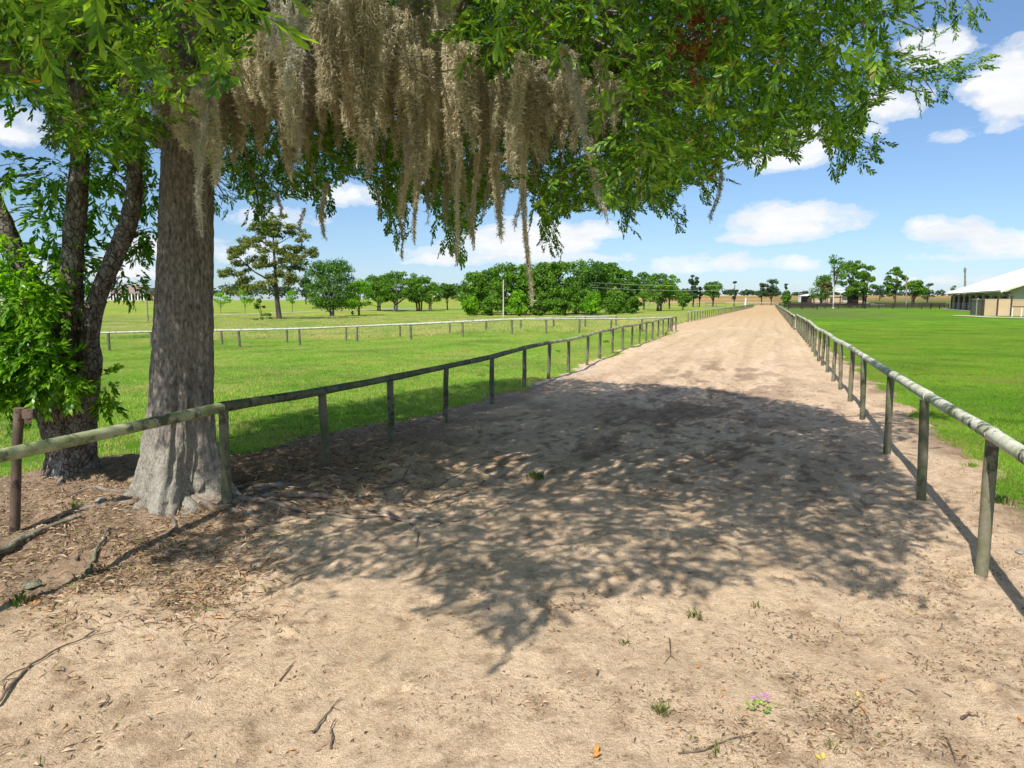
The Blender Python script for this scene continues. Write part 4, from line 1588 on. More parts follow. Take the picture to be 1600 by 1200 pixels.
def make_moss():
    R = np.random.default_rng(77)
    lib = {}
    for key, (L, Rt, ns, nh, tp) in {'wide': (1.0, .13, 90, 3600, .7), 'wide2': (1.0, .11, 80, 3200, .9), 'wide3': (1.0, .15, 100, 4200, .8), 'mid': (1.0, .07, 50, 1900, .8),
                                     'mid2': (1.0, .08, 55, 2100, 1.0), 'thin': (1.0, .028, 16, 800, .7), 'thin2': (1.0, .02, 12, 600, .5), 'bushy': (.5, .11, 60, 2200, .5)}.items():
        v, f = moss_proto(L, Rt, ns, nh, len(lib) * 7 + 3, taper=tp)
        lib[key] = v, f
    meshes = {}

    def get(key, lq, m):
        """mesh of a beard stretched to length lq (hairs keep their size)"""
        lq = max(.35, round(lq / .35) * .35)
        k = (key, lq, m.name)
        if k not in meshes:
            L, Rt, ns, nh, tp = {'wide': (1.0, .11, 52, 3300, .7), 'wide2': (1.0, .09, 44, 2700, .9), 'wide3': (1.0, .13, 60, 3800, .8), 'mid': (1.0, .055, 28, 1800, .8),
                                 'mid2': (1.0, .065, 32, 2000, 1.0), 'thin': (1.0, .026, 18, 1300, 1.1), 'thin2': (1.0, .016, 10, 700, .9), 'bushy': (1.0, .13, 60, 2600, .5)}[key]
            v, f = moss_proto(lq, Rt * (.75 + .25 * lq), int(ns * (.6 + .4 * lq)), int(nh * lq), abs(len(meshes)) * 13 + 5, taper=tp)
            meshes[k] = mesh_np('spanish_moss', v, f, m, False)
        return meshes[k]

    def beard(u, vt, vb, Y, key, m, label, group=None):
        a = W(u, vt, Y)
        b = W(u, vb, Y)
        L = (a - b).length
        me = get(key, max(.2, L), m)
        Lq = max(.35, round(max(.2, L) / .35) * .35)
        o = link('spanish_moss', me, None, a, (R.normal(0, .04), R.normal(-.04, .05), R.uniform(0, 6.28)), (1, 1, L / Lq))
        return tag(o, label, 'moss', group)
    E = [(262, 200), (300, 250), (340, 262), (370, 262), (400, 262), (418, 300), (432, 335), (448, 322), (462, 262), (480, 235), (500, 248), (540, 255), (572, 272), (585, 285), (605, 272),
         (640, 330), (655, 372), (672, 345), (690, 335), (705, 350), (722, 400), (742, 375), (758, 345), (778, 372), (795, 300), (815, 380), (835, 262), (870, 246), (900, 232), (945, 236), (962, 200)]
    Tt = [(262, 130), (300, 130), (340, 95), (380, 80), (400, 40), (440, -25), (500, -35), (600, -35), (700, -30), (720, 30), (770, 90), (850, 80), (900, 85), (962, 110)]
    EX, EY = zip(*E)
    TX, TY = zip(*Tt)
    n = 0
    for layer, (Y0, Y1, step) in enumerate(((6.0, 6.6, 11), (6.6, 7.4, 9), (7.3, 8.3, 9))):
        u = 262.0
        while u < 962:
            gap = fbm(u / 38., layer * 5.3, 0, 611, 2)
            if gap < -.42 or (layer == 2 and gap < -.1):
                u += step
                continue
            e = np.interp(u, EX, EY)
            t = np.interp(u, TX, TY)
            Y = R.uniform(Y0, Y1)
            if u < 345:                    # in front of the trunk
                Y = R.uniform(5.9, 6.7)
            span = e - t
            k = R.random()
            vb = t + span * (R.uniform(.45, .8) if layer == 0 else R.uniform(.62, 1.02))
            vt = t + span * R.uniform(0, .35) - 12
            if layer == 2:
                vb = t + span * R.uniform(.8, 1.04)
            key = ['wide', 'wide2', 'wide3', 'mid', 'mid2', 'mid'][int(R.integers(0, 6))]
            if vb > 285:
                key = ['mid', 'mid2', 'thin'][int(R.integers(0, 3))] if vb > 320 else 'mid2'
            zones = [(300, 'before the left half of the oak trunk'), (345, 'before the right edge of the oak trunk'), (400, 'just right of the oak trunk'),
                     (450, 'in the dark bunch above the meadow pine'), (500, 'left of the biggest moss cone'), (560, 'on the left flank of the biggest moss cone'),
                     (615, 'at the biggest moss cone'), (660, 'above the pair of thin tails'), (700, 'in the middle of the curtain fringe'),
                     (750, 'over the left end of the far grove'), (800, 'just left of the longest moss rope'), (850, 'around the longest moss rope'),
                     (900, 'beside the slanting silver strand'), (2000, 'at the right end of the curtain')]
            zn = [z for lim, z in zones if u < lim][0]
            lay = ['front', 'middle', 'rear'][layer]
            lab = '%s tan moss beard hanging %s' % ({'front': 'foremost', 'middle': 'half hidden', 'rear': 'shaded rear'}[lay], zn)
            grp = '%s moss %s' % (lay, zn)
            beard(u, vt, vb, Y, key, M['moss'] if R.random() < .9 else M['moss_pale'], lab, grp)
            n += 1
            u += step * R.uniform(.7, 1.3)
    S = [(458, 5, 150, 4.9, 'mid', 'moss_pale', 'bright silvery forked moss strand in front of the curtain, at the top'),
         (426, 20, 95, 5.0, 'mid2', 'moss_pale', 'small silvery moss tuft left of the bright forked strand'),
         (312, 160, 372, 5.9, 'thin', 'moss_pale', 'long thin pale moss strand lying over the oak trunk'),
         (322, 170, 300, 6.0, 'mid', 'moss', 'dense moss beard above the thin strand on the trunk'),
         (575, -20, 282, 5.9, 'wide3', 'moss', 'biggest cone of moss, broad on top and pointed below'),
         (640, 80, 300, 6.0, 'mid2', 'moss', 'moss beard catching the sun beside the bare forked twig'),
         (655, 215, 388, 6.9, 'thin', 'moss', 'thin dark moss tail, left one of the two hanging below the fringe'),
         (642, 240, 348, 7.0, 'thin', 'moss', 'slender moss tail left of the lowest fringe'),
         (719, 230, 418, 6.9, 'thin', 'moss', 'long curved moss tail hanging over the far grove'),
         (741, 240, 392, 7.0, 'thin', 'moss', 'moss tail just right of the long curved one'),
         (780, 240, 382, 7.0, 'mid', 'moss', 'stout pointed moss tail left of the longest strand'),
         (819, 200, 482, 6.5, 'thin', 'moss', 'longest moss strand, a dark rope reaching down to the grove'),
         (811, 240, 368, 6.6, 'thin2', 'moss', 'short twin beside the longest moss rope'),
         (884, 70, 200, 5.8, 'thin', 'moss_pale', 'upper part of the slanting silver strand'),
         (908, 150, 235, 6.0, 'mid2', 'moss', 'tan moss beard behind the slanting silver strand'),
         (945, 90, 175, 6.1, 'mid', 'moss', 'small tan moss beard right of the slanting strand'),
         (1123, 245, 352, 7.0, 'thin2', 'moss', 'single thin dark strand hanging alone at the right of the crown'),
         (1090, 200, 245, 7.4, 'bushy', 'moss', 'small bushy moss tuft under the right of the crown'),
         (1045, 140, 190, 7.0, 'bushy', 'moss', 'pale brown moss tuft below the dead brown leaves'),
         (998, 235, 315, 7.5, 'thin', 'moss', 'thin moss strand among the leaves right of the curtain'),
         (505, 285, 376, 8.0, 'thin', 'moss', 'dark moss tail beside the top of the pine'),
         (470, 325, 366, 8.0, 'thin2', 'moss', 'tiny thin moss tail against the sky above the pine'),
         (433, 300, 345, 8.0, 'thin2', 'moss', 'tiny moss tail left of the others above the pine'),
         (588, 290, 342, 8.4, 'thin2', 'moss', 'short thin moss tail right of the biggest cone'),
         (625, 340, 408, 8.4, 'thin2', 'moss', 'faint slanting moss thread below the leaves'),
         (205, 100, 190, 6.5, 'wide2', 'moss', 'moss bunch on the branch above the laurel'),
         (262, 80, 160, 6.2, 'wide', 'moss', 'brown moss bunch left of the upper oak trunk'),
         (118, 160, 200, 6.5, 'bushy', 'moss', 'small moss ball in the leaves at the upper left'),
         (245, 130, 185, 6.0, 'bushy', 'moss_pale', 'pale moss ball beside the trunk top'),
         (965, 120, 190, 6.6, 'mid', 'moss', 'thin brown moss at the right edge of the curtain')]
    for u, a, b, Y, key, m, lab in S:
        beard(u, a, b, Y, key, M[m], lab)
    # the slanting silver strand
    v, f = moss_proto(1.75, .035, 16, 1500, 999, taper=.4, hair=(.03, .09))
    a, b = W(873, 75, 5.6), W(966, 348, 5.6)
    o = link('spanish_moss', mesh_np('spanish_moss', v * ((a - b).length / 1.75), f, M['moss_pale'], False), None, a)
    o.rotation_mode = 'QUATERNION'
    o.rotation_quaternion = (b - a).to_track_quat('-Z', 'Y')
    tag(o, 'long silver moss strand slanting down to the right across the crown', 'moss')
    print('moss', n)


make_moss()

# ------------------------------------------------------------------ the laurel with three stems
def make_laurel():
    R = np.random.default_rng(5)
    bx, by = LAUREL
    root = thing('cherry_laurel', (bx, by, g1(bx, by) - .05), 'smaller three-stemmed laurel with cracked lichened bark and broad glossy leaves, far left', 'tree')
    org = Vector(root.location)

    def stem(pts, name, seg=44, dz=.035, fl=False):
        """pts: (u, v, depth, radius)"""
        Q = [W(u, v, Y) - org for u, v, Y, r in pts]
        rad0 = [p[3] for p in pts]
        out, rad = [], []
        for a in range(len(Q) - 1):
            p0, p1, p2, p3 = Q[max(a - 1, 0)], Q[a], Q[a + 1], Q[min(a + 2, len(Q) - 1)]
            for q in range(9):
                t = q / 9
                out.append(.5 * ((2 * p1) + (p2 - p0) * t + (2 * p0 - 5 * p1 + 4 * p2 - p3) * t * t + (3 * p1 - p0 - 3 * p2 + p3) * t ** 3))
                rad.append(rad0[a] + (rad0[a + 1] - rad0[a]) * t)
        out.append(Q[-1])
        rad.append(rad0[-1])
        V, F = [], []
        n = len(out)
        px = None
        for i in range(n):
            t = (out[min(i + 1, n - 1)] - out[max(i - 1, 0)]).normalized()
            ref = px if px else Vector((1, 0, 0))
            x = (ref - t * ref.dot(t)).normalized()
            px = x
            y = t.cross(x)
            for k in range(seg):
                a = 2 * math.pi * k / seg
                d = x * math.cos(a) + y * math.sin(a)
                pos = out[i] + d * rad[i]
                V.append((pos, d, rad[i], a))
        P3 = np.array([tuple(v[0]) for v in V])
        D3 = np.array([tuple(v[1]) for v in V])
        rr = np.array([v[2] for v in V])
        aa = np.array([v[3] for v in V])
        disp = fbm(P3[:, 0] * 9, P3[:, 1] * 9, P3[:, 2] * 5, 401, 4, .6) * .11 + fbm(P3[:, 0] * 3, P3[:, 1] * 3, P3[:, 2] * 1.5, 405, 2) * .12
        if fl:
            disp = disp + .35 * np.exp(-np.maximum(P3[:, 2], 0) / .13) * (1 + .5 * np.cos(5 * aa))
        P3 = P3 + D3 * (disp * rr)[:, None]
        i = np.arange(n - 1)[:, None] * seg + np.arange(seg)[None]
        j = np.arange(n - 1)[:, None] * seg + ((np.arange(seg) + 1) % seg)[None]
        F = np.stack([i, j, j + seg, i + seg], -1).reshape(-1, 4)
        return link(name, mesh_np(name, P3, F, M['laurel_bark'], True), root)
    Y = by
    stem([(119, 775, Y, .30), (117, 752, Y, .28), (113, 715, Y, .265), (108, 675, Y, .29), (107, 640, Y, .31), (108, 612, Y, .27), (110, 590, Y, .12)], 'trunk', 64, fl=True)
    stem([(98, 665, Y - .05, .20), (85, 600, Y - .1, .17), (72, 540, Y - .15, .145), (56, 470, Y - .2, .125), (22, 395, Y - .25, .11), (-5, 325, Y - .3, .10), (-40, 250, Y - .3, .08)], 'stem')
    stem([(110, 645, Y + .05, .20), (110, 580, Y + .05, .17), (111, 520, Y + .05, .15), (113, 440, Y, .125), (116, 370, Y, .12), (121, 300, Y, .105), (124, 240, Y, .085), (119, 150, Y, .07), (128, 60, Y, .05)], 'stem')
    stem([(126, 640, Y, .17), (140, 570, Y, .125), (140, 512, Y, .11), (158, 450, Y, .105), (187, 385, Y, .10), (208, 320, Y, .095), (211, 262, Y, .085), (205, 200, Y, .07), (214, 110, Y, .05)], 'stem')
    stem([(60, 633, Y - .05, .055), (72, 655, Y - .05, .10), (92, 690, Y - .02, .13)], 'branch_stub', 24)
    # leaves
    protos = [spray_proto(random.Random(500 + k), L=.22, nleaf=12, ll=(.065, .105), lw=(.030, .042), spread=1.2, droop=.5, oval=True) for k in range(6)]
    # (u0, v0, half width, half height, number, near/far, behind?)
    blobs = [(28, 475, 44, 50, 150, -.9, -.2), (62, 430, 34, 30, 60, -.6, .1), (38, 560, 50, 48, 220, -1.0, -.3), (30, 610, 45, 30, 110, -.9, -.4), (80, 585, 34, 30, 80, -.9, -.4),
             (30, 530, 50, 60, 170, -.9, 0), (15, 400, 25, 30, 40, -.7, .2), (158, 602, 20, 28, 34, -.3, .3), (88, 490, 14, 20, 14, -.7, -.2), (130, 450, 20, 50, 24, .1, .5),
             (150, 400, 24, 55, 26, .2, .8), (170, 330, 30, 40, 28, .2, .8), (85, 350, 30, 40, 26, 0, .6), (75, 290, 22, 25, 30, 0, .6), (100, 260, 36, 28, 34, -.4, .4),
             (200, 420, 16, 30, 26, .2, .6), (225, 365, 22, 20, 30, .2, .6), (232, 300, 20, 25, 30, .2, .6), (235, 235, 25, 35, 26, .2, .8), (180, 250, 35, 35, 34, 0, .8), (150, 300, 25, 30, 18, .3, .8),
             (12, 255, 20, 18, 14, -.6, .2), (10, 285, 12, 12, 10, -.6, .2), (100, 400, 24, 24, 40, .1, .5), (210, 445, 10, 12, 8, .2, .5), (62, 330, 16, 10, 10, 0, .4), (240, 355, 10, 14, 8, .2, .5),
             (60, 120, 70, 50, 45, -.6, .6), (150, 180, 60, 60, 50, -.3, .8), (20, 40, 80, 80, 150, -.8, .6)]
    pos, dirs = [], []
    for (u0, v0, hw, hh, n, y0, y1) in blobs:
        for _ in range(n):
            while True:
                a, b = R.uniform(-1, 1, 2)
                if a * a + b * b < 1:
                    break
            p = W(u0 + a * hw, v0 + b * hh, by + R.uniform(y0, y1))
            pos.append(tuple(p))
            dirs.append((a * .7 + R.normal(0, .4), -.5 * (1 if y0 < -.1 else 0) + R.normal(0, .4), -.45 * b + R.normal(-.25, .3)))
    pos, dirs = np.array(pos), np.array(dirs)
    place_sprays('crown', pos, dirs, R.uniform(.75, 1.15, len(pos)), protos, M['laurel_leaf'], root, R, tuple(org), kind='stuff')
    mb = MB()
    for k in range(0, len(pos), 9):
        a = Vector(pos[k]) - org
        u, v, f = project(pos[k][None])
        # nearest stem point, roughly
        su = np.interp(v[0], [60, 260, 400, 512, 640], [214, 211, 187, 140, 126]) if u[0] > 140 else (np.interp(v[0], [250, 395, 540, 660], [-40, 22, 72, 98]) if u[0] < 75 else 113)
        s = W(float(su), float(v[0]) + 25, by) - org
        mb.tube([s, s.lerp(a, .5) + Vector((0, 0, .05)), a], [.010, .007, .003], 4, caps=False)
    mb.build('branches', M['twig'], root, True)


make_laurel()


# ------------------------------------------------------------------ trees further off
def leaf_lobes(R, lobes, n_leaf, size, flat=.75, m=None, inner=.55):
    """small leaf faces spread through a set of lobes (cx,cy,cz,r); returns V, F(quads)"""
    L = np.array(lobes)
    w = L[:, 3] ** 2
    pick = R.choice(len(L), n_leaf, p=w / w.sum())
    d = R.normal(0, 1, (n_leaf, 3))
    d /= np.linalg.norm(d, axis=1, keepdims=True)
    d[:, 2] = np.where(d[:, 2] < -.3, d[:, 2] * R.uniform(-.6, 1, n_leaf), d[:, 2])
    rr = L[pick, 3] * (inner + (1 - inner) * R.random(n_leaf) ** .6) * (1 + .25 * vn(d[:, 0] * 3 + pick, d[:, 1] * 3, d[:, 2] * 3, 7))
    p = L[pick, :3] + d * rr[:, None] * np.array([1, 1, flat])
    nrm = d * .8 + R.normal(0, .55, (n_leaf, 3)) + np.array([0, 0, .35])
    nrm /= np.linalg.norm(nrm, axis=1, keepdims=True)
    t = np.cross(nrm, R.normal(0, 1, (n_leaf, 3)))
    t /= np.linalg.norm(t, axis=1, keepdims=True)
    b = np.cross(nrm, t)
    s = size * R.uniform(.6, 1.3, n_leaf)[:, None]
    V = np.stack([p - t * s * .5, p + b * s * .32 + nrm * s * .1, p + t * s * .5, p - b * s * .32 + nrm * s * .1], 1).reshape(-1, 3)
    F = np.arange(n_leaf * 4).reshape(-1, 4)
    return V, F


def lobed(R, w, h, base, n, shape='dome'):
    """lobe centres in the envelope of a crown w wide, from base to h high"""
    out = []
    H = h - base
    for _ in range(n):
        for _t in range(50):
            a = R.uniform(0, 6.28)
            t = R.random()                      # height fraction
            if shape == 'dome':
                er = math.sqrt(max(0, 1 - (t * .95) ** 2.2)) * (.72 + .28 * min(1, t * 3.5))
            elif shape == 'tall':
                er = math.sin(math.pi * min(1, .12 + .83 * t)) ** .6
            elif shape == 'pine':
                er = (.55 + .45 * math.sin(t * 9 + w)) * math.sqrt(max(0, 1 - t ** 3))
            else:
                er = 1
            rad = R.uniform(.1, 1) ** .5 * er
            r = (R.uniform(.13, .22) if n < 30 else R.uniform(.085, .15)) * min(w, H * 1.3) * (1 if shape != 'pine' else .75)
            x, y = math.cos(a) * rad * (w / 2 - r * .8), math.sin(a) * rad * (w / 2 - r * .8)
            z = base + r * .6 + t * (H - r * 1.3)
            out.append((x, y, z, r))
            break
    return out


def far_tree(name, label, u, vb, vt, wpx, shape='dome', m='tree_leaf', cb=.25, n=3200, Y=None, trunks=1, lobes=22, bark='far_bark', group=None, size=None, seed=None,
             tr=None, cat='tree', inner=.55, flat=.75, spread=.12):
    R = np.random.default_rng(int(u * 7 + vb) if seed is None else seed)
    if Y is None:
        p = P(u, vb)
    else:
        p = W(u, vb, Y)
        p.z = g1(p.x, p.y)
    d = p.y
    h = W(u, vt, d).z - p.z
    w = wpx / FPX * d
    root = thing(name, p, label, cat, group)
    base = cb * h
    sz0 = size
    if sz0 is None:
        lobes = int(lobes * 1.5)
    lb = lobed(R, w, h, base, lobes, shape)
    if size is None:
        size = max(.16, min(.55, d / 1110 * 2.9))
        n = int(n * 1.3)
    V, F = leaf_lobes(R, lb, n, size, flat, inner=inner)
    tr = (tr or h * .022 + .04) * .85
    mb = MB()
    for k in range(trunks):
        ox = (k - (trunks - 1) / 2) * tr * 2.2
        tip = Vector((ox * 3 + R.normal(0, w * .05), R.normal(0, .3), h * .8))
        pts = [(ox, 0, -.2), (ox * 1.1, 0, .05 * h), (ox * 1.4 + R.normal(0, .1), R.normal(0, .1), h * .3), Vector((ox * 2, 0, h * .3)).lerp(tip, .5), tip]
        mb.tube(pts, [tr * 1.5, tr, tr * .85, tr * .5, tr * .12], 8, jit=.06)
    mb.build('trunk', M[bark], root, True)
    mb = MB()
    for q in R.permutation(len(lb))[:min(len(lb), 14)]:
        x, y, z, r = lb[q]
        z0 = min(z * .75, max(base * .8, z - .35 * h))
        mb.tube([(0, 0, z0 * .9), (x * .45, y * .45, z0 + (z - z0) * .55), (x, y, z)], [tr * .45, tr * .28, tr * .08], 5, caps=False)
    mb.build('limbs', M['far_bark'], root, True)
    link('crown', mesh_np('crown', V, F, M[m], False), root)
    return root


def make_far_trees():
    # --- left meadow
    far_tree('young_tree', 'slim young tree with a thin stem left of the pine, standing by the road', 383, 491, 449, 34, 'tall', 'tree_leaf_bright', .35, 700, trunks=1, lobes=9, tr=.05, size=.3)
    far_tree('young_tree', 'narrow dark-leaved sapling close to the foot of the pine', 408, 499, 462, 20, 'tall', 'tree_leaf', .2, 420, trunks=1, lobes=8, tr=.05, size=.28)
    far_tree('young_tree', 'bright green young tree half hidden by the oak trunk', 345, 489, 455, 36, 'tall', 'tree_leaf_bright', .3, 600, lobes=9, tr=.05, size=.3)
    far_tree('young_tree', 'round-headed young tree between the pine and the big oak', 457, 488, 453, 28, 'tall', 'tree_leaf_bright', .38, 600, lobes=8, tr=.06, size=.3)
    far_tree('shrub', 'low dark shrub at the foot of the pine', 417, 501.5, 489, 26, 'dome', 'tree_leaf', .0, 600, lobes=8, tr=.03, size=.22, cat='bush')
    far_tree('shrub', 'pale low weeds bush left of the dark shrub by the pine', 404, 503, 496, 22, 'dome', 'tree_leaf_bright', .0, 300, lobes=6, tr=.02, size=.2, cat='bush')
    far_tree('oak_tree', 'dark green oak with a short forked pale trunk, left of the bright tree', 519, 496, 400, 96, 'tall', 'tree_leaf_deep', .08, 9000, trunks=2, lobes=60, bark='pale_bark', tr=.2)
    far_tree('bushy_tree', 'bright yellow-green round tree in front of the oak row', 561, 493, 435, 58, 'dome', 'tree_leaf_bright', .12, 3600, trunks=2, lobes=24, tr=.1)
    far_tree('shrub', 'tiny shrub at the foot of the bright green tree', 551, 493, 486, 10, 'dome', 'tree_leaf', 0, 160, lobes=5, tr=.02, cat='bush', size=.25)
    far_tree('distant_tree', 'bluish pine-like tree rising behind the left side of the dark oak', 478, 474, 432, 44, 'pine', 'far_leaf', .2, 1600, Y=210, lobes=16)
    grp = 'spreading oaks of the shaded row'
    far_tree('oak_tree', 'leftmost oak of the shaded row, behind the bright tree', 592, 479, 428, 72, 'dome', 'tree_leaf_deep', .12, 4200, Y=150, trunks=2, lobes=24, group=grp)
    far_tree('oak_tree', 'broad oak with twin trunks in the centre of the shaded row', 618, 480, 421, 92, 'dome', 'tree_leaf', .2, 5200, Y=146, trunks=2, lobes=32, group=grp, bark='pale_bark')
    far_tree('oak_tree', 'oak at the right of the shaded row with several thin trunks', 655, 479, 426, 72, 'dome', 'tree_leaf', .2, 3600, Y=150, trunks=3, lobes=24, group=grp)
    far_tree('oak_tree', 'low oak filling the right end of the shaded row', 672, 478, 440, 52, 'dome', 'tree_leaf', .2, 1800, Y=160, trunks=2, lobes=14, group=grp)
    far_tree('oak_tree', 'small dark oak with open crown between the row and the grove', 699, 478, 442, 52, 'dome', 'tree_leaf_deep', .28, 2000, Y=165, trunks=1, lobes=16)
    # --- the grove
    R = np.random.default_rng(12)
    spec = [(742, 487, 424, 62), (762, 488, 418, 62), (790, 487.5, 410, 70), (822, 487, 411, 66), (850, 487, 409, 64), (872, 487.5, 407, 66), (900, 487, 404, 72), (930, 487, 404, 66),
            (955, 486.5, 410, 58), (975, 486, 420, 52), (988, 485.5, 432, 34)]
    for i, (u, vb, vt, w) in enumerate(spec):
        where = ['at the left end of', 'second from the left in', 'on the left shoulder of', 'left of the middle of', 'in the middle of', 'right of the middle of', 'at the top of', 'tallest and darkest in',
                 'on the right shoulder of', 'second from the right in', 'at the right end of'][i]
        far_tree('grove_tree', 'tall dense green tree %s the big grove' % where, u, vb, vt, w, 'tall' if i % 3 else 'dome', ['tree_leaf', 'tree_leaf_deep', 'tree_leaf'][i % 3], .03, 5200,
                 Y=122 + R.uniform(0, 14), lobes=85, group='trees of the big grove', size=.42, inner=.7)
    for i, (u, vt, w) in enumerate(((735, 462, 34), (768, 458, 40), (812, 452, 46), (846, 455, 44), (884, 450, 50), (925, 455, 44), (962, 452, 44), (990, 462, 24))):
        far_tree('undergrowth', ['bright low bush under the left end of the grove', 'low bush with rounded top at the grove foot, second from left', 'broad bush behind the pale pole',
                                 'light green bush left of the grove middle', 'wide mid-green bush at the grove middle', 'rounded bush right of the grove middle', 'leafy bush under the right shoulder of the grove',
                                 'last small bush at the right foot of the grove'][i], u, 488, vt, w, 'dome', 'tree_leaf_bright' if i in (0, 2, 5) else 'tree_leaf', 0, 1900, Y=112 + i % 2 * 2, lobes=14, cat='bush',
                 group='bushes along the foot of the grove', size=.38, inner=.7)
    # --- right of the grove
    far_tree('oak_tree', 'dark oak with a low forked trunk just right of the grove', 1030, 481, 427, 66, 'dome', 'tree_leaf', .18, 3600, Y=150, trunks=2, lobes=26, tr=.3)
    far_tree('oak_tree', 'taller tree behind, between the grove and the forked oak', 1006, 478, 421, 36, 'dome', 'tree_leaf_deep', .2, 1800, Y=165, lobes=14)
    far_tree('oak_tree', 'paler spreading tree behind the forked oak, on its right', 1046, 478, 428, 40, 'dome', 'tree_leaf', .3, 1700, Y=175, lobes=14)
    far_tree('small_tree', 'small round tree with a leafy skirt right of the forked oak', 1067, 479.5, 450, 30, 'dome', 'tree_leaf', .1, 1400, Y=160, lobes=14)
    far_tree('pine_tree', 'tall dark pine standing before the golden field, left one', 1083, 473, 425, 31, 'pine', 'far_leaf', .2, 1600, Y=235, lobes=14, tr=.3)
    far_tree('pine_tree', 'shorter pine clump leaning on the tall dark pine', 1093, 472, 443, 18, 'pine', 'far_leaf', .3, 500, Y=238, lobes=9, tr=.2)
    far_tree('round_tree', 'rounded tree on two thin trunks before the golden field', 1114, 472.5, 438, 36, 'dome', 'tree_leaf_deep', .3, 1900, Y=240, trunks=2, lobes=14, tr=.2)
    far_tree('pine_tree', 'thin split pine alone in the golden field, behind the white post', 1147, 471.5, 438, 18, 'pine', 'far_leaf', .25, 800, Y=250, lobes=7, tr=.25)
    far_tree('pine_tree', 'left pine of the three at the end of the track', 1190, 471, 441, 22, 'pine', 'far_leaf', .25, 900, Y=262, lobes=8, tr=.25)
    far_tree('pine_tree', 'broadest pine of the three at the end of the track', 1205, 471, 436, 32, 'dome', 'far_leaf', .28, 1700, Y=262, lobes=12, tr=.25)
    far_tree('palm_tree', 'small round-headed palm poking above the dark bush right of the track end', 1227, 472, 443, 9, 'dome', 'far_leaf', .72, 160, Y=262, lobes=5, tr=.15)
    far_tree('shrub', 'dark rounded bush at the start of the black fence', 1229, 475, 453, 22, 'dome', 'tree_leaf_deep', .0, 900, Y=225, lobes=12, cat='bush', tr=.1)
    far_tree('round_tree', 'low dark tree left of the little barn', 1256, 470, 451, 18, 'dome', 'far_leaf', .1, 500, Y=300, lobes=9)
    far_tree('oak_tree', 'dark oak behind the little barn, left of the pale bare tree', 1284, 474, 428, 44, 'dome', 'tree_leaf_deep', .15, 1900, Y=250, lobes=18)
    far_tree('palm_tree', 'shaggy olive palm in front of the little barn', 1289, 477, 438, 26, 'dome', 'palm_leaf', .42, 900, Y=205, lobes=10, trunks=2, tr=.16)
    far_tree('bare_tree', 'half bare tree with white trunk and sparse dark top behind the black fence', 1302, 479, 397, 36, 'tall', 'tree_leaf_deep', .55, 560, Y=196, lobes=16, bark='white_bark', tr=.26, inner=.2)
    far_tree('oak_tree', 'tallest oak by the little barn, left half of the big pair', 1328, 477, 405, 52, 'tall', 'tree_leaf', .2, 4200, Y=205, trunks=2, lobes=30, tr=.3)
    far_tree('oak_tree', 'right half of the big oak pair by the little barn', 1350, 476, 412, 38, 'tall', 'tree_leaf', .2, 2600, Y=210, trunks=2, lobes=22, tr=.3)
    far_tree('distant_tree', 'small distant tree seen between the two groups right of the barn drive', 1374, 468, 442, 22, 'dome', 'far_leaf', .1, 500, Y=330, lobes=8)
    far_tree('oak_tree', 'upright oak with a clear trunk left of the leaning utility pole', 1398, 475, 415, 36, 'tall', 'tree_leaf', .24, 2400, Y=215, lobes=20, tr=.3)
    far_tree('oak_tree', 'low spreading oak with a forked trunk right of the utility pole', 1426, 475, 437, 50, 'dome', 'tree_leaf', .32, 2000, Y=215, trunks=2, lobes=18, tr=.3)
    far_tree('distant_tree', 'dark tree peeping out behind the low spreading oak', 1449, 470, 441, 22, 'dome', 'far_leaf', .1, 500, Y=290, lobes=8)
    far_tree('distant_tree', 'feathery dark treetop rising behind the barn roof', 1490, 470, 446, 22, 'pine', 'tree_leaf_deep', .1, 420, Y=260, lobes=9)
    # --- the pine, with separate needle masses as in the photograph
    p = P(436, 501)
    d = p.y
    root = thing('pine_tree', p, 'tall crooked pine with a bare trunk and layered olive foliage, on the left meadow', 'tree')
    tp = lambda u, v, dy=0: W(u, v, d + dy) - p
    mb = MB()
    mb.tube([tp(437, 503), tp(436, 495), tp(433, 470), tp(431, 445), tp(430, 420), tp(428, 395), tp(427, 370), tp(427, 345)], [.42, .36, .31, .28, .2, .15, .1, .04], 12, jit=.05)
    mb.build('trunk', M['far_bark'], root, True)
    mb = MB()
    for pts, r in (([(432, 455), (418, 436), (398, 425), (378, 407), (366, 395)], .16), ([(430, 440), (412, 442), (395, 444), (365, 452)], .07), ([(431, 412), (450, 402), (470, 400), (485, 408)], .09),
                   ([(431, 425), (455, 415), (470, 420), (492, 432)], .07), ([(428, 395), (405, 385), (388, 376)], .07), ([(428, 385), (450, 372), (468, 366)], .07), ([(427, 372), (405, 362), (388, 358)], .06),
                   ([(431, 430), (445, 432), (458, 436)], .05), ([(427, 365), (440, 352), (445, 345)], .05), ([(378, 407), (365, 412), (352, 415)], .05)):
        mb.tube([tp(u, v, .6 * math.sin(i * 2 + u)) for i, (u, v) in enumerate(pts)], [r * (1 - .8 * i / (len(pts) - 1)) for i in range(len(pts))], 6, jit=.05)
    mb.build('limbs', M['far_bark'], root, True)
    lb = []
    R = np.random.default_rng(8)
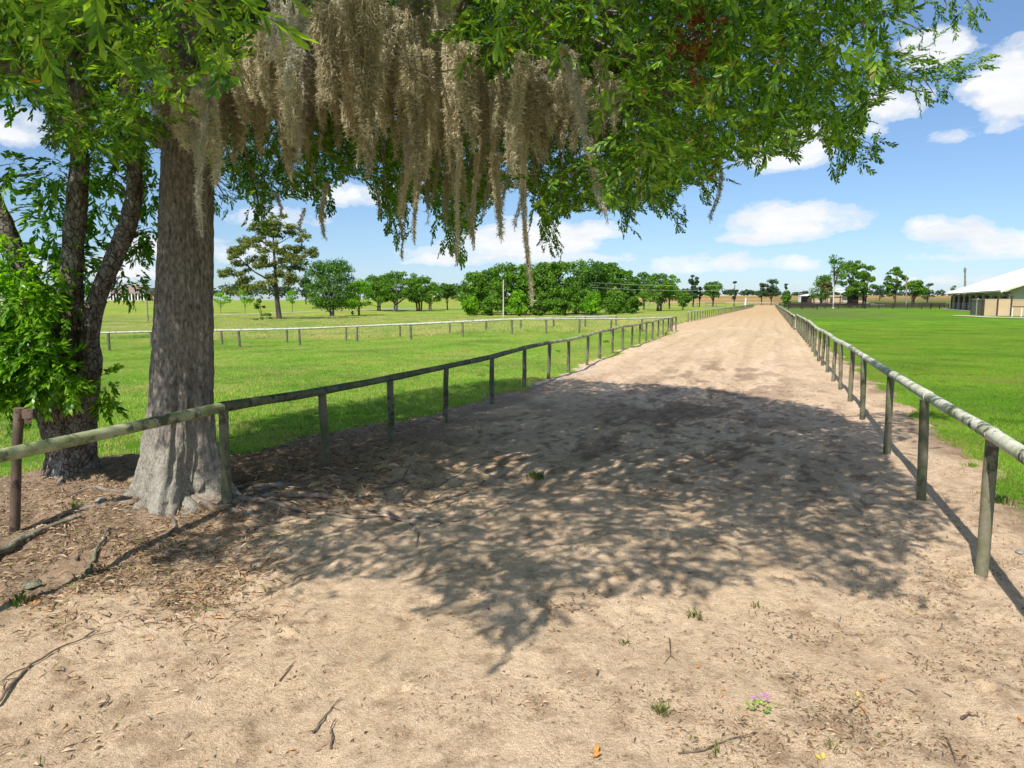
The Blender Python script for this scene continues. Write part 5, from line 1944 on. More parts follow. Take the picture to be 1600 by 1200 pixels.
    for (u, v, w, h, n) in ((430, 343, 17, 8, 9), (408, 357, 20, 9, 10), (445, 362, 22, 9, 11), (468, 366, 14, 7, 6), (420, 372, 26, 7, 9), (380, 385, 18, 9, 10), (366, 400, 16, 8, 8), (398, 380, 14, 6, 5),
                            (352, 422, 11, 8, 6), (425, 398, 28, 10, 14), (455, 388, 18, 8, 7), (470, 402, 22, 8, 9), (489, 393, 12, 7, 6), (410, 410, 22, 7, 8), (440, 412, 20, 6, 6),
                            (375, 418, 16, 8, 6), (385, 435, 18, 7, 6), (445, 427, 14, 6, 5), (462, 420, 12, 5, 4), (420, 440, 22, 7, 7), (452, 436, 14, 5, 5), (365, 452, 12, 5, 3), (388, 452, 16, 5, 4), (465, 400, 10, 5, 3), (410, 452, 14, 5, 3)):
        for _ in range(n):
            a = R.uniform(0, 6.28)
            q = math.sqrt(R.random())
            c = tp(u + math.cos(a) * q * w * .95, v + math.sin(a) * q * h * 1.35 + R.normal(0, 1.5), R.uniform(-1.4, 1.4) * w / 18)
            lb.append((c.x, c.y, c.z, R.uniform(.45, .9)))
    V, F = leaf_lobes(R, lb, 26000, .26, .8, inner=.15)
    link('crown', mesh_np('crown', V, F, M['pine_leaf'], False), root)


make_far_trees()


def tree_line(name, label, pts, hmin, hmax, n, m, seed, size, thick=12):
    """a far wood that reads as one mass"""
    R = np.random.default_rng(seed)
    lobes = []
    X, Yv = zip(*pts)
    tt = np.sort(R.random(n))
    for t in tt:
        k = t * (len(pts) - 1)
        i = min(int(k), len(pts) - 2)
        f = k - i
        x = pts[i][0] * (1 - f) + pts[i + 1][0] * f
        y = pts[i][1] * (1 - f) + pts[i + 1][1] * f + R.uniform(0, thick)
        h = hmin + (hmax - hmin) * (.5 + .5 * float(vn(t * 23, seed, 0, seed))) * R.uniform(.8, 1.05)
        r = h * R.uniform(.28, .42)
        z = g1(x, y)
        lobes.append((x, y, z + h - r, r))
        lobes.append((x + R.normal(0, 3), y, z + h * .45, h * .42))
    V, F = leaf_lobes(R, lobes, n * 48, size, .9, inner=.75)
    o = link(name, mesh_np(name, V, F, M[m], False))
    return tag(o, label, 'woods', kind='stuff')


tree_line('far_woods', 'dark line of woods along the far edge of the left fields', [(-520, 380), (-330, 400), (-200, 410), (-120, 400)], 7, 12, 190, 'far_leaf', 3, 1.6)
tree_line('far_woods', 'hazy low woods on the horizon behind the oak row and grove', [(-130, 430), (0, 520), (120, 560)], 6, 10, 90, 'far_leaf', 4, 1.8)
tree_line('far_woods', 'thin dark horizon woods above the golden field', [(120, 560), (260, 640), (420, 660), (640, 620)], 4, 7.5, 200, 'far_leaf', 5, 1.9)

# ------------------------------------------------------------------ buildings
M['white_roof'] = simple('white_metal_roof', (.74, .75, .75), (.82, .82, .81), .15, .45, spec=.5)
M['tan_wall'] = simple('tan_wall', (.50, .36, .22), (.56, .41, .26), .6, .85)
M['cream_wall'] = simple('cream_wall', (.52, .44, .34), (.60, .51, .40), .5, .85)
M['brown_wood'] = simple('brown_wood', (.05, .035, .028), (.09, .065, .05), 2, .85)
M['grey_wood'] = simple('grey_wood', (.17, .145, .13), (.25, .215, .19), 1.5, .85)
M['dark_inside'] = simple('dark_inside', (.012, .011, .010), (.02, .018, .016), 1, .9)
M['concrete'] = simple('concrete', (.42, .36, .29), (.52, .46, .38), .8, .9)
M['trim'] = simple('cream_trim', (.55, .50, .36), (.62, .57, .42), 1, .7)
M['brown_roof'] = simple('brown_shingle', (.20, .14, .12), (.30, .22, .19), .8, .9)
M['white_paint'] = simple('white_paint', (.72, .72, .70), (.8, .8, .78), 1, .6)
M['pole_wood'] = simple('pole_wood', (.18, .16, .14), (.30, .27, .24), 2, .9)
M['pale_pole'] = simple('pale_pole', (.5, .5, .45), (.62, .62, .56), 2, .8)
M['wire'] = simple('wire', (.2, .21, .22), (.3, .31, .32), 1, .5)


def make_barn():
    x0, y0 = 80.0, 115.0
    ang = math.atan2(27, 59)             # local +Y runs away along the long side
    z0 = 0.0
    root = thing('barn', (x0, y0, z0), 'long stable with bright white metal roof and a row of dark stall windows, right edge', 'barn', rotz=-ang)
    L, Wd = 65.0, 31.0
    he, hr = 3.55, 10.1
    ov = 1.6
    # local: x across (0 = stall side, Wd = far side), y along (0 = near gable, L = far gable)
    # roof slopes, panel seams as separate ribs
    def z_at(x):
        return he + .25 + (hr - he - .25) * (x + ov) / (Wd / 2 + ov) if x < Wd / 2 else he + .25 + (hr - he - .25) * (Wd + ov - x) / (Wd / 2 + ov)
    for s in (0, 1):
        if s == 0:
            q = [(-ov, -2.0, z_at(-ov)), (Wd / 2, -2.0, hr), (Wd / 2, L + 1, hr), (-ov, L + 1, z_at(-ov))]
        else:
            q = [(Wd / 2, -2.0, hr), (Wd + ov, -2.0, z_at(Wd + ov)), (Wd + ov, L + 1, z_at(Wd + ov)), (Wd / 2, L + 1, hr)]
        rf = MB().slab(q, .12).build('roof', M['white_roof'], root)
        if s == 0:
            mb = MB()
            n = 60
            for k in range(n):
                y = -1.6 + (L + 2.2) * k / (n - 1)
                a, b = Vector((-ov, y, z_at(-ov) + .015)), Vector((Wd / 2, y, hr + .015))
                mb.slab([a + Vector((0, -.03, .03)), b + Vector((0, -.03, .03)), b + Vector((0, .03, .03)), a + Vector((0, .03, .03))], .05)
            tag(mb.build('roof_seams', M['white_roof'], rf), kind='stuff')
    # fascia and gutter of the eave
    MB().box(-ov - .04, L / 2 - .5, z_at(-ov) - .14, .08, L + 3, .26).build('fascia', M['trim'], root)
    mb = MB()
    a, b = Vector((-ov, -2.05, z_at(-ov) - .13)), Vector((Wd / 2, -2.05, hr - .13))
    mb.slab([a + Vector((0, 0, -.28)), b + Vector((0, 0, -.28)), b, a], .08)
    mb.build('fascia', M['trim'], root)
    # long wall: lower boards, piers, dark openings with shutters standing in them
    n = 17
    bay = L / n
    MB().box(.12, L / 2, 2.95 + .28, .2, L, .55).build('wall_head', M['grey_wood'], root)
    MB().box(.5, L / 2, 1.6, .05, L - .3, 3.2).build('stall_dark', M['dark_inside'], root)
    for k in range(n):
        y = bay * (k + .5)
        MB().box(.05, y + .0, .85, .1, bay - .38, 1.7).build('lower_panel', M['grey_wood'], root)
        wd = MB()
        wd.box(-.02, y - .35, 2.3, .06, .07, 1.15)
        wd.box(-.02, y + .55, 2.3, .06, .07, 1.15)
        wd.box(-.02, y + .1, 2.9, .06, .97, .07)
        wd.box(-.02, y + .1, 1.75, .06, .97, .07)
        w = wd.build('window', M['brown_wood'], root)
        MB().box(.06, y + .1, 2.3, .03, .80, 1.0).build('shutter', M['cream_wall'], w)
    for k in range(n + 1):
        y = bay * k
        MB().box(-.0, y, 1.6, .34, .36, 3.2).build('pier', M['cream_wall'] if k % 2 == 0 else M['brown_wood'], root)
    # roof brackets over the near bays
    for k in range(7):
        y = 1.2 + k * 2.2
        MB().tube([(-ov + .1, y, z_at(-ov) - .25), (0, y, he - .75)], .06, 5).build('bracket', M['trim'], root)
    MB().box(-.9, L / 2, .06, 2.2, L + 2, .16).build('apron', M['concrete'], root)
    # gable wall facing the camera side
    mb = MB()
    v = [(0, 0, 0), (Wd, 0, 0), (Wd, 0, z_at(Wd) - .2), (Wd / 2, 0, hr - .2), (0, 0, z_at(0) - .2)]
    mb.face(*v)
    mb.face(*[(x, .2, z) for x, y, z in v][::-1])
    mb.build('gable_wall', M['cream_wall'], root)
    # clapboard lines of the gable
    cl = MB()
    for k in range(22):
        z = .35 + k * .4
        xl = 0 if z < z_at(0) - .3 else (z + .3 - (he + .25)) / (hr - he - .25) * (Wd / 2 + ov) - ov
        if xl < Wd / 2 - .5:
            cl.box(Wd / 2, -.012, z, Wd - 2 * max(0, xl) - .2, .02, .03)
    tag(cl.build('clapboard', M['cream_wall'], root), kind='stuff')
    # soffit shadow board under the rake
    sb = MB()
    sb.slab([(-ov, -1.9, z_at(-ov) - .16), (Wd / 2, -1.9, hr - .16), (Wd / 2, -.02, hr - .16), (-ov, -.02, z_at(-ov) - .16)], .05)
    sb.build('soffit', M['grey_wood'], root)
    return root


barn = make_barn()


def make_pen():
    """tan paddock wall in front of the barn: panels between dark posts, a low rail in front"""
    pr = [P(1518, 491.5), P(1535, 493.2), P(1557, 493.2), P(1579, 493.4), P(1612, 494), P(1650, 494.5)]
    root = thing('pen_wall', pr[0], 'tan panelled paddock wall with dark posts in front of the white-roofed stable', 'wall')
    o = pr[0]
    ht = 2.28
    for i in range(len(pr) - 1):
        a, b = pr[i] - o, pr[i + 1] - o
        segs = 2 if i == 0 else 1
        for s in range(segs):
            p, q = a.lerp(b, s / segs), a.lerp(b, (s + 1) / segs)
            d = (q - p)
            L = d.length
            c = (p + q) / 2
            m = M['grey_wood'] if i == 0 else M['tan_wall']
            h = ht if i < 3 else ht - .05
            MB().box(0, 0, 0, L - .26, .12, h).build('panel', m, root, loc=(c.x, c.y, h / 2), rot=(0, 0, math.atan2(d.y, d.x)))
            MB().box(0, 0, 0, .28 if not (i == 0 and s == 1) else .16, .24, h + (.18 if i < 4 else 0) + (.5 if i == 3 else 0)).build(
                'post', M['brown_wood'] if not (i == 0 and s == 1) else M['cream_wall'], root, loc=(p.x, p.y, (h + .18) / 2 + (.2 if i == 3 else 0)))
            MB().box(0, 0, 0, L - .3, .2, .08).build('cap', M['trim'], root, loc=(c.x, c.y, h + .04), rot=(0, 0, math.atan2(d.y, d.x)))
    st = []
    base = P(1581, 494.6)
    e = P(1640, 495.5)
    r2 = thing('low_rail', base, 'short white-posted rail standing before the tan paddock wall', 'rail')
    d = e - base
    n = 5
    for k in range(n):
        p = d * (k / (n - 1))
        MB().box(p.x, p.y, .62, .12, .12, 1.28).build('post', M['white_paint'], r2)
    MB().box(d.x / 2, d.y / 2, 1.32, d.length, .14, .12, math.atan2(d.y, d.x)).build('rail', M['brown_wood'], r2)
    strip('pen_apron', [P(1500, 493.5).xy, P(1560, 496.5).xy, P(1640, 498.5).xy], 2.2, .10, M['concrete'], 2)


make_pen()


def make_small_barn():
    Y = 262
    p = W(1262, 475, Y)
    p.z = 0.6
    q = W(1352, 475, Y)
    w = q.x - p.x
    root = thing('small_barn', p, 'low tan stable with white metal roof half hidden behind the big oak pair', 'barn')
    k = Y / FPX
    # left lean part with white roof
    h1, h2 = 3.4, 5.2
    MB().box(7.0, 3, h1 / 2, 11.0, 6, h1).build('wall', M['tan_wall'], root)
    MB().box(.7, 3, 1.6, 1.5, 6.1, 3.2).build('dark_bay', M['brown_wood'], root)
    MB().slab([(-1.0, -.6, 3.2), (12.5, -.6, 5.9), (12.5, 7, 5.9), (-1.0, 7, 3.2)], .15).build('roof', M['white_roof'], root)
    for i in range(5):
        MB().box(2.2 + i * 2.4, -.08, 1.6, .35, .12, 3.2).build('post', M['brown_wood'], root)
    for i in range(3):
        MB().box(3.6 + i * 2.6, -.06, 1.5, 1.3, .08, 1.7).build('window', M['cream_wall'] if i < 2 else M['brown_wood'], root)
    MB().box(7.0, -.1, 2.75, 11.2, .1, .22).build('beam', M['brown_wood'], root)
    MB().box(17, 4, 1.9, 4.0, 6, 3.8).build('dark_bay', M['dark_inside'], root)
    MB().box(14.0, 4, 1.8, 2.1, 5.6, 3.6).build('wall', M['cream_wall'], root)
    MB().box(w / 2 + 9.6, 4.2, 1.9, w - 19, 6, 3.8).build('wall', M['tan_wall'], root)
    MB().slab([(12.3, -.5, 4.0), (w + 1, -.5, 4.0), (w + 1, 8.4, 5.0), (12.3, 8.4, 5.0)], .15).build('roof', M['white_roof'], root)
    # white van-like trailer beyond is a small white shed
    s = W(1257, 470, 300)
    s.z = g1(s.x, s.y)
    sh = thing('white_shed', s, 'tiny white shed peeping over the left end of the low tan stable', 'shed')
    MB().box(0, 0, 1.6, 3.6, 4, 3.2).build('wall', M['white_paint'], sh)
    MB().slab([(-2.0, -2.4, 3.3), (2.0, -2.4, 3.3), (2.0, 2.4, 3.8), (-2.0, 2.4, 3.8)], .15).build('roof', M['brown_roof'], sh)
    MB().box(.2, -2.02, 1.7, 1.2, .05, 1.2).build('window', M['dark_inside'], sh)


make_small_barn()


def make_house():
    Y = 300
    a = W(172, 471, Y)
    z = g1(a.x, a.y)
    root = thing('farmhouse', (a.x, a.y, z), 'low brown-roofed house with a long white-columned veranda on the far left hill', 'house')
    k = Y / FPX
    L = 20.5
    MB().box(L * .36, 4, 1.5, L * .72, 7, 3.0).build('wall', M['brown_wood'], root)
    mb = MB()
    e, r = 3.0, 6.1
    x0, x1 = -.8, L * .78
    mb.face((x0, -1.5, e), (x1, -1.5, e), (x1 - 5, 4, r), (x0 + 5, 4, r))
    mb.face((x1, -1.5, e), (x1, 9.5, e), (x1 - 5, 4, r))
    mb.face((x1, 9.5, e), (x0, 9.5, e), (x0 + 5, 4, r), (x1 - 5, 4, r))
    mb.face((x0, 9.5, e), (x0, -1.5, e), (x0 + 5, 4, r))
    mb.build('roof', M['brown_roof'], root)
    for i in range(13):
        MB().box(-.4 + i * (x1 + .0) / 12.5, -1.2, 1.5, .42, .42, 3.0).build('column', M['white_paint'], root)
    MB().box(L * .37, -1.2, .12, L * .8, 1.0, .3).build('porch', M['concrete'], root)
    for x in (3.2, 8.2, 11.5):
        MB().box(x + .8, 4, 6.3, .9, .9, 1.6).build('chimney', M['tan_wall'], root)
    MB().box(L * .9, 5, 1.45, L * .26, 5, 2.9).build('wing', M['tan_wall'], root)
    MB().slab([(L * .75, 1.8, 2.9), (L * 1.06, 1.8, 2.9), (L * 1.06, 8.4, 4.2), (L * .75, 8.4, 4.2)], .15).build('roof', M['brown_roof'], root)
    MB().box(L * .93, 2.4, 1.2, 2.4, .1, 1.8).build('window', M['dark_inside'], root)
    for i in range(12):
        MB().box(.4 + i * (x1) / 12.5 + .2, .44, 1.6, .8, .08, 1.7).build('window', M['dark_inside'], root)


make_house()


# ------------------------------------------------------------------ black board fences
def board_fence(label, pts, h=1.45, step=2.6, rails=3):
    o = Vector((pts[0][0], pts[0][1], 0))
    root = thing('board_fence', o, label, 'fence', 'black board fences behind the right lawn')
    pm = MB().box(0, 0, h / 2 - .1, .16, .16, h + .2).mesh('post', M['black_board'])
    prev = None
    st = []
    for a, b in zip(pts[:-1], pts[1:]):
        st += even(a, b, step)[:-1]
    st.append(tuple(pts[-1][:2]))
    nb = 0
    for i, (x, y) in enumerate(st):
        link('post', pm, root, (x - o.x, y - o.y, g1(x, y)))
        if i:
            px, py = st[i - 1]
            d = Vector((x - px, y - py, 0))
            for k in range(rails):
                z = g1((x + px) / 2, (y + py) / 2) + h - .12 - k * (h - .3) / rails
                if nb < 290:
                    MB().box(0, 0, 0, d.length - .02, .04, .22).build('board', M['black_board'], root, loc=((x + px) / 2 - o.x, (y + py) / 2 - o.y - .09, z),
                                                                      rot=(0, 0, math.atan2(d.y, d.x)))
                    nb += 1
    return root


f0, f1, f2, f3 = W(1232, 481, 190), W(1330, 481, 184), W(1440, 481, 178), W(1482, 481, 180)
board_fence('near black board fence along the far side of the right lawn', [f0.xy, f1.xy, f2.xy, f3.xy], 1.35, 3.2)
f0, f1, f2 = W(1218, 478, 222), W(1340, 477, 214), W(1476, 477, 205)
board_fence('second black board fence a little behind the first, with three closer boards', [f0.xy, f1.xy, f2.xy], 1.5, 3.2)
# gate-like horse jump boards in front of the near fence
hj = W(1232, 481.5, 168)
hj.z = g1(hj.x, hj.y)
r = thing('board_gate', hj, 'short black slatted gate at the left end of the near fence', 'gate')
for k in range(3):
    MB().box(3.4, 0, .45 + k * .38, 6.8, .06, .16).build('board', M['black_board'], r)
for x in (0, 3.4, 6.8):
    MB().box(x, .09, .7, .18, .12, 1.4).build('post', M['black_board'], r)


# ------------------------------------------------------------------ poles, wires, marker post
def pole_thing(u, vb, vt, Y, r, label, m, arm=None, lean=0.0, cat='utility pole', name='utility_pole'):
    p = W(u, vb, Y)
    p.z = g1(p.x, p.y)
    top = W(u + lean, vt, Y)
    root = thing(name, p, label, cat)
    MB().tube([(0, 0, -.3), ((top.x - p.x) / 2, 0, (top.z - p.z) / 2), (top.x - p.x, 0, top.z - p.z)], [r, r * .85, r * .7], 9).build('pole', m, root, True)
    if arm:
        MB().tube([(top.x - p.x, -.02, top.z - p.z - .3), (top.x - p.x, -.02, top.z - p.z - 1.1)], r * 1.05, 8).build('transformer', M['grey_wood'], root, True)
    return root, top


pole_thing(231, 497, 446, 86, .09, 'thin leaning pole on the left hill before the farmhouse', M['pole_wood'], lean=-3)
_, t1 = pole_thing(786.5, 487, 437, 104, .10, 'pale thin pole standing in front of the grove', M['pale_pole'])
_, t2 = pole_thing(1416.5, 476, 433, 200, .22, 'pale pole between the two oaks right of the barn drive', M['pole_wood'])
pole_thing(1508, 476, 418, 190, .30, 'dark utility pole rising behind the stable roof', M['pole_wood'], arm=True)
MB_ = MB().tube([(0, 0, 0), (3, .2, -.6), (10, .5, -1.1), (18, 1, -1.2), (27, 1.6, -.9)], .02, 5)
for dz in (0, 1.25):
    o = MB().tube([(0, 0, 0), (7, .2, -.35), (14, .5, -.5), (21, 1, -.4), (28, 1.6, 0)], .013, 5).build('power_line', M['pale_pole'], None)
    o.location = W(925, 441.5 + dz * 6, 111)
    tag(o, 'upper pale wire crossing in front of the grove' if dz == 0 else 'lower pale wire crossing in front of the grove', 'wire')
wp = W(1164.5, 478, 232)
wp.z = g1(wp.x, wp.y)
r = thing('marker_post', wp, 'white pointed marker post on the far left rail near the end of the track', 'post')
MB().tube([(0, 0, 0), (0, 0, 1.2), (.1, 0, 2.9)], [.35, .28, .2], 8).build('post', M['white_paint'], r, True)
MB().box(.1, 0, 2.95, .36, .36, .08).build('cap', M['white_paint'], r)


# ------------------------------------------------------------------ small things on the ground
def ground_pt(u, v):
    p = P(u, v)
    # one correction step against the sand surface
    z = sand_z(p.x, p.y)
    return Vector((p.x, p.y, z))


def stick(label, px, rad, m='dead_twig', name='fallen_branch', side=(), lift=.006, cat='branch', group=None, seg=6):
    pts = [ground_pt(u, v) for u, v in px]
    n = len(pts)
    o = pts[0].copy()
    root_pts = []
    for i, p in enumerate(pts):
        root_pts.append(p - o + Vector((0, 0, lift + rad * .6)))
    fine = []
    for i in range(n - 1):
        for k in range(3):
            q = root_pts[i].lerp(root_pts[i + 1], k / 3)
            fine.append(q + Vector((random.uniform(-1, 1), random.uniform(-1, 1), .3)) * rad * .8)
    fine.append(root_pts[-1])
    mb = MB()
    mb.tube(fine, [rad * (1 - .7 * i / (len(fine) - 1)) * random.uniform(.85, 1.15) for i in range(len(fine))], seg)
    for s in side:
        sp = [ground_pt(u, v) - o + Vector((0, 0, lift + rad * .3)) for u, v in s]
        mb.tube(sp, [rad * .5 * (1 - .6 * i / max(1, len(sp) - 1)) for i in range(len(sp))], 5)
    ob = mb.build(name, M[m], None, True)
    ob.location = o
    return tag(ob, label, cat, group)


M['mossy_log'] = bark_mat('mossy_log', [(.3, (.07, .06, .045)), (.5, (.18, .16, .12)), (.7, (.32, .30, .24))], scale=30, bump=1, dist=.02, lichen=(.30, .31, .20), lscale=12, lo=.45, hi=.6, vs=(1, 1, 1))
stick('thick mossy fallen log lying at the left edge below the old post', [(-40, 888), (10, 866), (50, 850), (90, 836), (128, 822)], .042, 'mossy_log', 'fallen_log', cat='log', seg=10)
stick('short lichened stick lying right of the mossy log', [(137, 897), (148, 872), (160, 852), (172, 832)], .02, 'mossy_log', seg=8)
stick('long thin forked branch on the sand at the lower left', [(-6, 1108), (18, 1082), (50, 1052), (95, 1025), (130, 1010), (180, 996)], .009, side=([(52, 1052), (20, 1062), (0, 1078)], [(30, 1070), (8, 1075), (4, 1092)]))
stick('dark curved stick above the forked branch', [(136, 1007), (148, 996), (158, 986)], .008)
stick('small Y-shaped twig on bare sand, bottom left centre', [(489, 1149), (505, 1130), (520, 1112), (533, 1097)], .006, side=([(520, 1112), (531, 1117)],))
stick('thin bent twig below the Y-shaped twig', [(516, 1175), (520, 1160), (516, 1142), (525, 1130)], .006)
stick('pair of short straight twigs lying on the sand, left of centre', [(437, 1070), (452, 1055), (463, 1043)], .005, side=([(447, 1054), (462, 1042)],))
stick('curled thin twig on the sand at left', [(155, 1118), (166, 1108), (169, 1097), (167, 1090)], .005)
stick('long thin dark twig at the bottom right', [(1480, 1165), (1486, 1180), (1492, 1200)], .006)
stick('slender twig lying along the bottom near the grass tuft', [(1060, 1183), (1100, 1178), (1140, 1165), (1180, 1152)], .006, side=([(1130, 1168), (1135, 1180)],))
stick('dark bent twig low at the right, below the yellow leaf', [(1500, 1128), (1512, 1121), (1530, 1128)], .008)
stick('thin crooked twig right of the brown seed cluster', [(1045, 1000), (1047, 1030), (1052, 1035)], .005, side=([(1047, 1030), (1038, 1042)], [(1047, 1030), (1058, 1038)]))
stick('pale twig in the shade right of the first left rail post', [(440, 770), (460, 781), (490, 783), (540, 782)], .008, 'root', side=([(540, 782), (552, 790)], [(498, 783), (510, 770)]))
stick('curved root-like twig beside the second left post', [(490, 742), (497, 738), (496, 730), (490, 728)], .010, 'root')
stick('short dark stick near the oak at lower left', [(118, 880), (124, 868), (127, 862)], .010)

# scattered unnamed twigs
for k in range(46):
    u, v = random.choice([(random.uniform(380, 620), random.uniform(700, 790)), (random.uniform(0, 330), random.uniform(860, 990)), (random.uniform(560, 720), random.uniform(660, 720)),
                          (random.uniform(900, 1590), random.uniform(900, 1190))])
    a = random.uniform(0, 6.28)
    L = random.uniform(8, 30) * (v / 900)
    stick(('small dead twig in the shaded dirt along the left rail' if u < 720 and v < 800 else 'small dead twig in the litter at the lower left' if u < 400 else 'small dead twig on the open sand at the lower right'),
          [(u, v), (u + L * .5 * math.cos(a), v + L * .25 * math.sin(a)), (u + L * math.cos(a), v + L * .4 * math.sin(a + .4))], random.uniform(.003, .007),
          random.choice(['dead_twig', 'root', 'twig']), 'twig', cat='twig', seg=4,
          group=('twigs along the left rail' if u < 720 and v < 800 else 'twigs in the lower left litter' if u < 400 else 'twigs on the lower right sand'))


M['weed_leaf'] = grass_mat('weed_leaf', (.06, .14, .02), (.13, .24, .04), (.30, .26, .10), .3, 8)


def tuft(u, v, n, h, w, m, label, cat='grass', name='grass_tuft', spread=.06, lean=1.0):
    R = np.random.default_rng(int(u + v))
    h, w = h * .85, w * .7
    p = ground_pt(u, v)
    V, F = [], []
    for k in range(n):
        a = R.uniform(0, 6.28)
        r = abs(R.normal(0, spread))
        x, y = math.cos(a) * r, math.sin(a) * r
        hh = h * R.uniform(.5, 1.1)
        la = a + R.normal(0, .6)
        le = hh * R.uniform(.3, 1.0) * lean
        s = Vector((math.cos(la + 1.57), math.sin(la + 1.57), 0)) * w / 2
        b = Vector((x, y, -.005))
        mid = Vector((x + math.cos(la) * le * .4, y + math.sin(la) * le * .4, hh * .65))
        tp = Vector((x + math.cos(la) * le, y + math.sin(la) * le, hh * .8))
        i = len(V)
        V += [tuple(b - s), tuple(b + s), tuple(mid + s * .9), tuple(mid - s * .9), tuple(tp)]
        F += [(i, i + 1, i + 2), (i, i + 2, i + 3), (i + 3, i + 2, i + 4)]
    o = link(name, mesh_np(name, V, F, M[m], False), None, p)
    return tag(o, label, cat)


tuft(1031, 1119, 90, .05, .006, 'weed_leaf', 'small green grass tuft on the sand at the bottom, right of centre', spread=.03)
tuft(838, 752, 60, .11, .03, 'weed_leaf', 'dark green weed growing alone in the shade in mid track', 'weed', 'weed', .07)
tuft(1085, 966, 36, .05, .014, 'weed_leaf', 'little green weed right of the brown seed cluster', 'weed', 'weed', .04)
tuft(976, 1006, 26, .04, .012, 'weed_leaf', 'tiny green sprig on the sand above the grass tuft', 'weed', 'weed', .03)
tuft(1182, 953, 22, .04, .012, 'weed_leaf', 'tiny green sprig on the sand above the purple flowers', 'weed', 'weed', .03)
tuft(1565, 792, 50, .13, .03, 'weed_leaf', 'leafy weed standing between the nearest right post and the lawn', 'weed', 'weed', .05, .5)
tuft(1520, 733, 60, .09, .012, 'lawn_right', 'grass clump on the sandy bank beyond the right rail', 'grass', 'grass_tuft', .07)
tuft(116, 803, 40, .07, .014, 'weed_leaf', 'small green weed in the dirt between the old post and the oak', 'weed', 'weed', .05)
tuft(948, 536, 90, .25, .03, 'tree_leaf', 'dark weed at the sand edge far along the left rail', 'weed', 'weed', .18)
tuft(1040, 524, 160, .35, .03, 'weeds', 'clump of weeds round the last post of the left rail', 'grass', 'grass_tuft', .5)
tuft(36, 945, 46, .12, .022, 'weed_leaf', 'green and orange seedling at the lower left edge', 'weed', 'weed', .05, .5)
tuft(1300, 1182, 24, .05, .01, 'weed_leaf', 'small weed sprig near the bottom edge right of the flowers', 'weed', 'weed', .04)
tuft(1122, 1180, 20, .04, .012, 'weed_leaf', 'tiny weed left of the purple flowers at the bottom', 'weed', 'weed', .03)
tuft(750, 680, 60, .12, .012, 'dry_grass', 'dry grass clump in the shade right of the fourth left post', 'grass', 'grass_tuft', .18)

# purple flowers
M['purple'] = simple('purple_petal', (.45, .12, .5), (.6, .25, .62), 30, .6)
fp = ground_pt(1188, 1117)
fl = thing('flowering_weed', fp, 'small creeping weed with purple flowers on the sand at the bottom', 'flower')
R_ = np.random.default_rng(3)
V, F = [], []
for k in range(40):
    a, r = R_.uniform(0, 6.28), R_.uniform(0, .05)
    c = Vector((math.cos(a) * r * 1.4, math.sin(a) * r, .01 + R_.uniform(0, .012)))
    d = Vector((math.cos(a + R_.normal(0, .7)), math.sin(a + R_.normal(0, .7)), .3)) * .022
    s = Vector((-d.y, d.x, 0)) * .35
    i = len(V)
    V += [tuple(c), tuple(c + d * .5 + s), tuple(c + d), tuple(c + d * .5 - s)]
    F += [(i, i + 1, i + 2), (i, i + 2, i + 3)]
link('leaves', mesh_np('leaves', V, F, M['lawn_left'], False), fl)
for (x, y) in ((-.03, .03), (.02, .045), (.045, .03), (.035, .05)):
    mb = MB()
    mb.tube([(x * .5, y * .5, .0), (x, y, .04)], .0015, 4)
    for q in range(6):
        a = q * 1.047
        c = Vector((x, y, .042))
        d = Vector((math.cos(a), math.sin(a), .35)) * .012
        s = Vector((-math.sin(a), math.cos(a), 0)) * .005
        mb.face(c, c + d * .6 + s, c + d, c + d * .6 - s)
    mb.build('flower', M['purple'], fl)

# fallen leaves that stand out by colour
M['orange_leaf'] = simple('orange_leaf', (.45, .16, .03), (.60, .28, .06), 40, .7)
M['yellow_leaf'] = simple('yellow_leaf', (.62, .36, .04), (.75, .48, .08), 40, .7)
M['brown_leaf'] = simple('brown_leaf', (.13, .075, .04), (.26, .16, .09), 40, .8)


def leafs(u, v, m, label, n=2, L=.05, group=None):
    L = L * .72
    p = ground_pt(u, v)
    mb = MB()
    for k in range(n):
        a = random.uniform(0, 6.28)
        c = Vector((random.uniform(-.02, .02), random.uniform(-.02, .02), .008))
        d = Vector((math.cos(a), math.sin(a), random.uniform(.1, .5))) * L
        s = Vector((-math.sin(a), math.cos(a), random.uniform(-.2, .2))) * L * .22
        mid1, mid2 = c + d * .35, c + d * .7
        mb.face(c, mid1 + s, mid1 - Vector((0, 0, .004)))
        mb.face(c, mid1 - Vector((0, 0, .004)), mid1 - s)
        mb.face(mid1 + s, mid2 + s * .8, mid2, mid1 - Vector((0, 0, .004)))
        mb.face(mid1 - Vector((0, 0, .004)), mid2, mid2 - s * .8, mid1 - s)
        mb.face(mid2 + s * .8, c + d, mid2)
        mb.face(mid2, c + d, mid2 - s * .8)
    o = mb.build('fallen_leaf', M[m], None)
    o.location = p
    return tag(o, label, 'leaf', group)


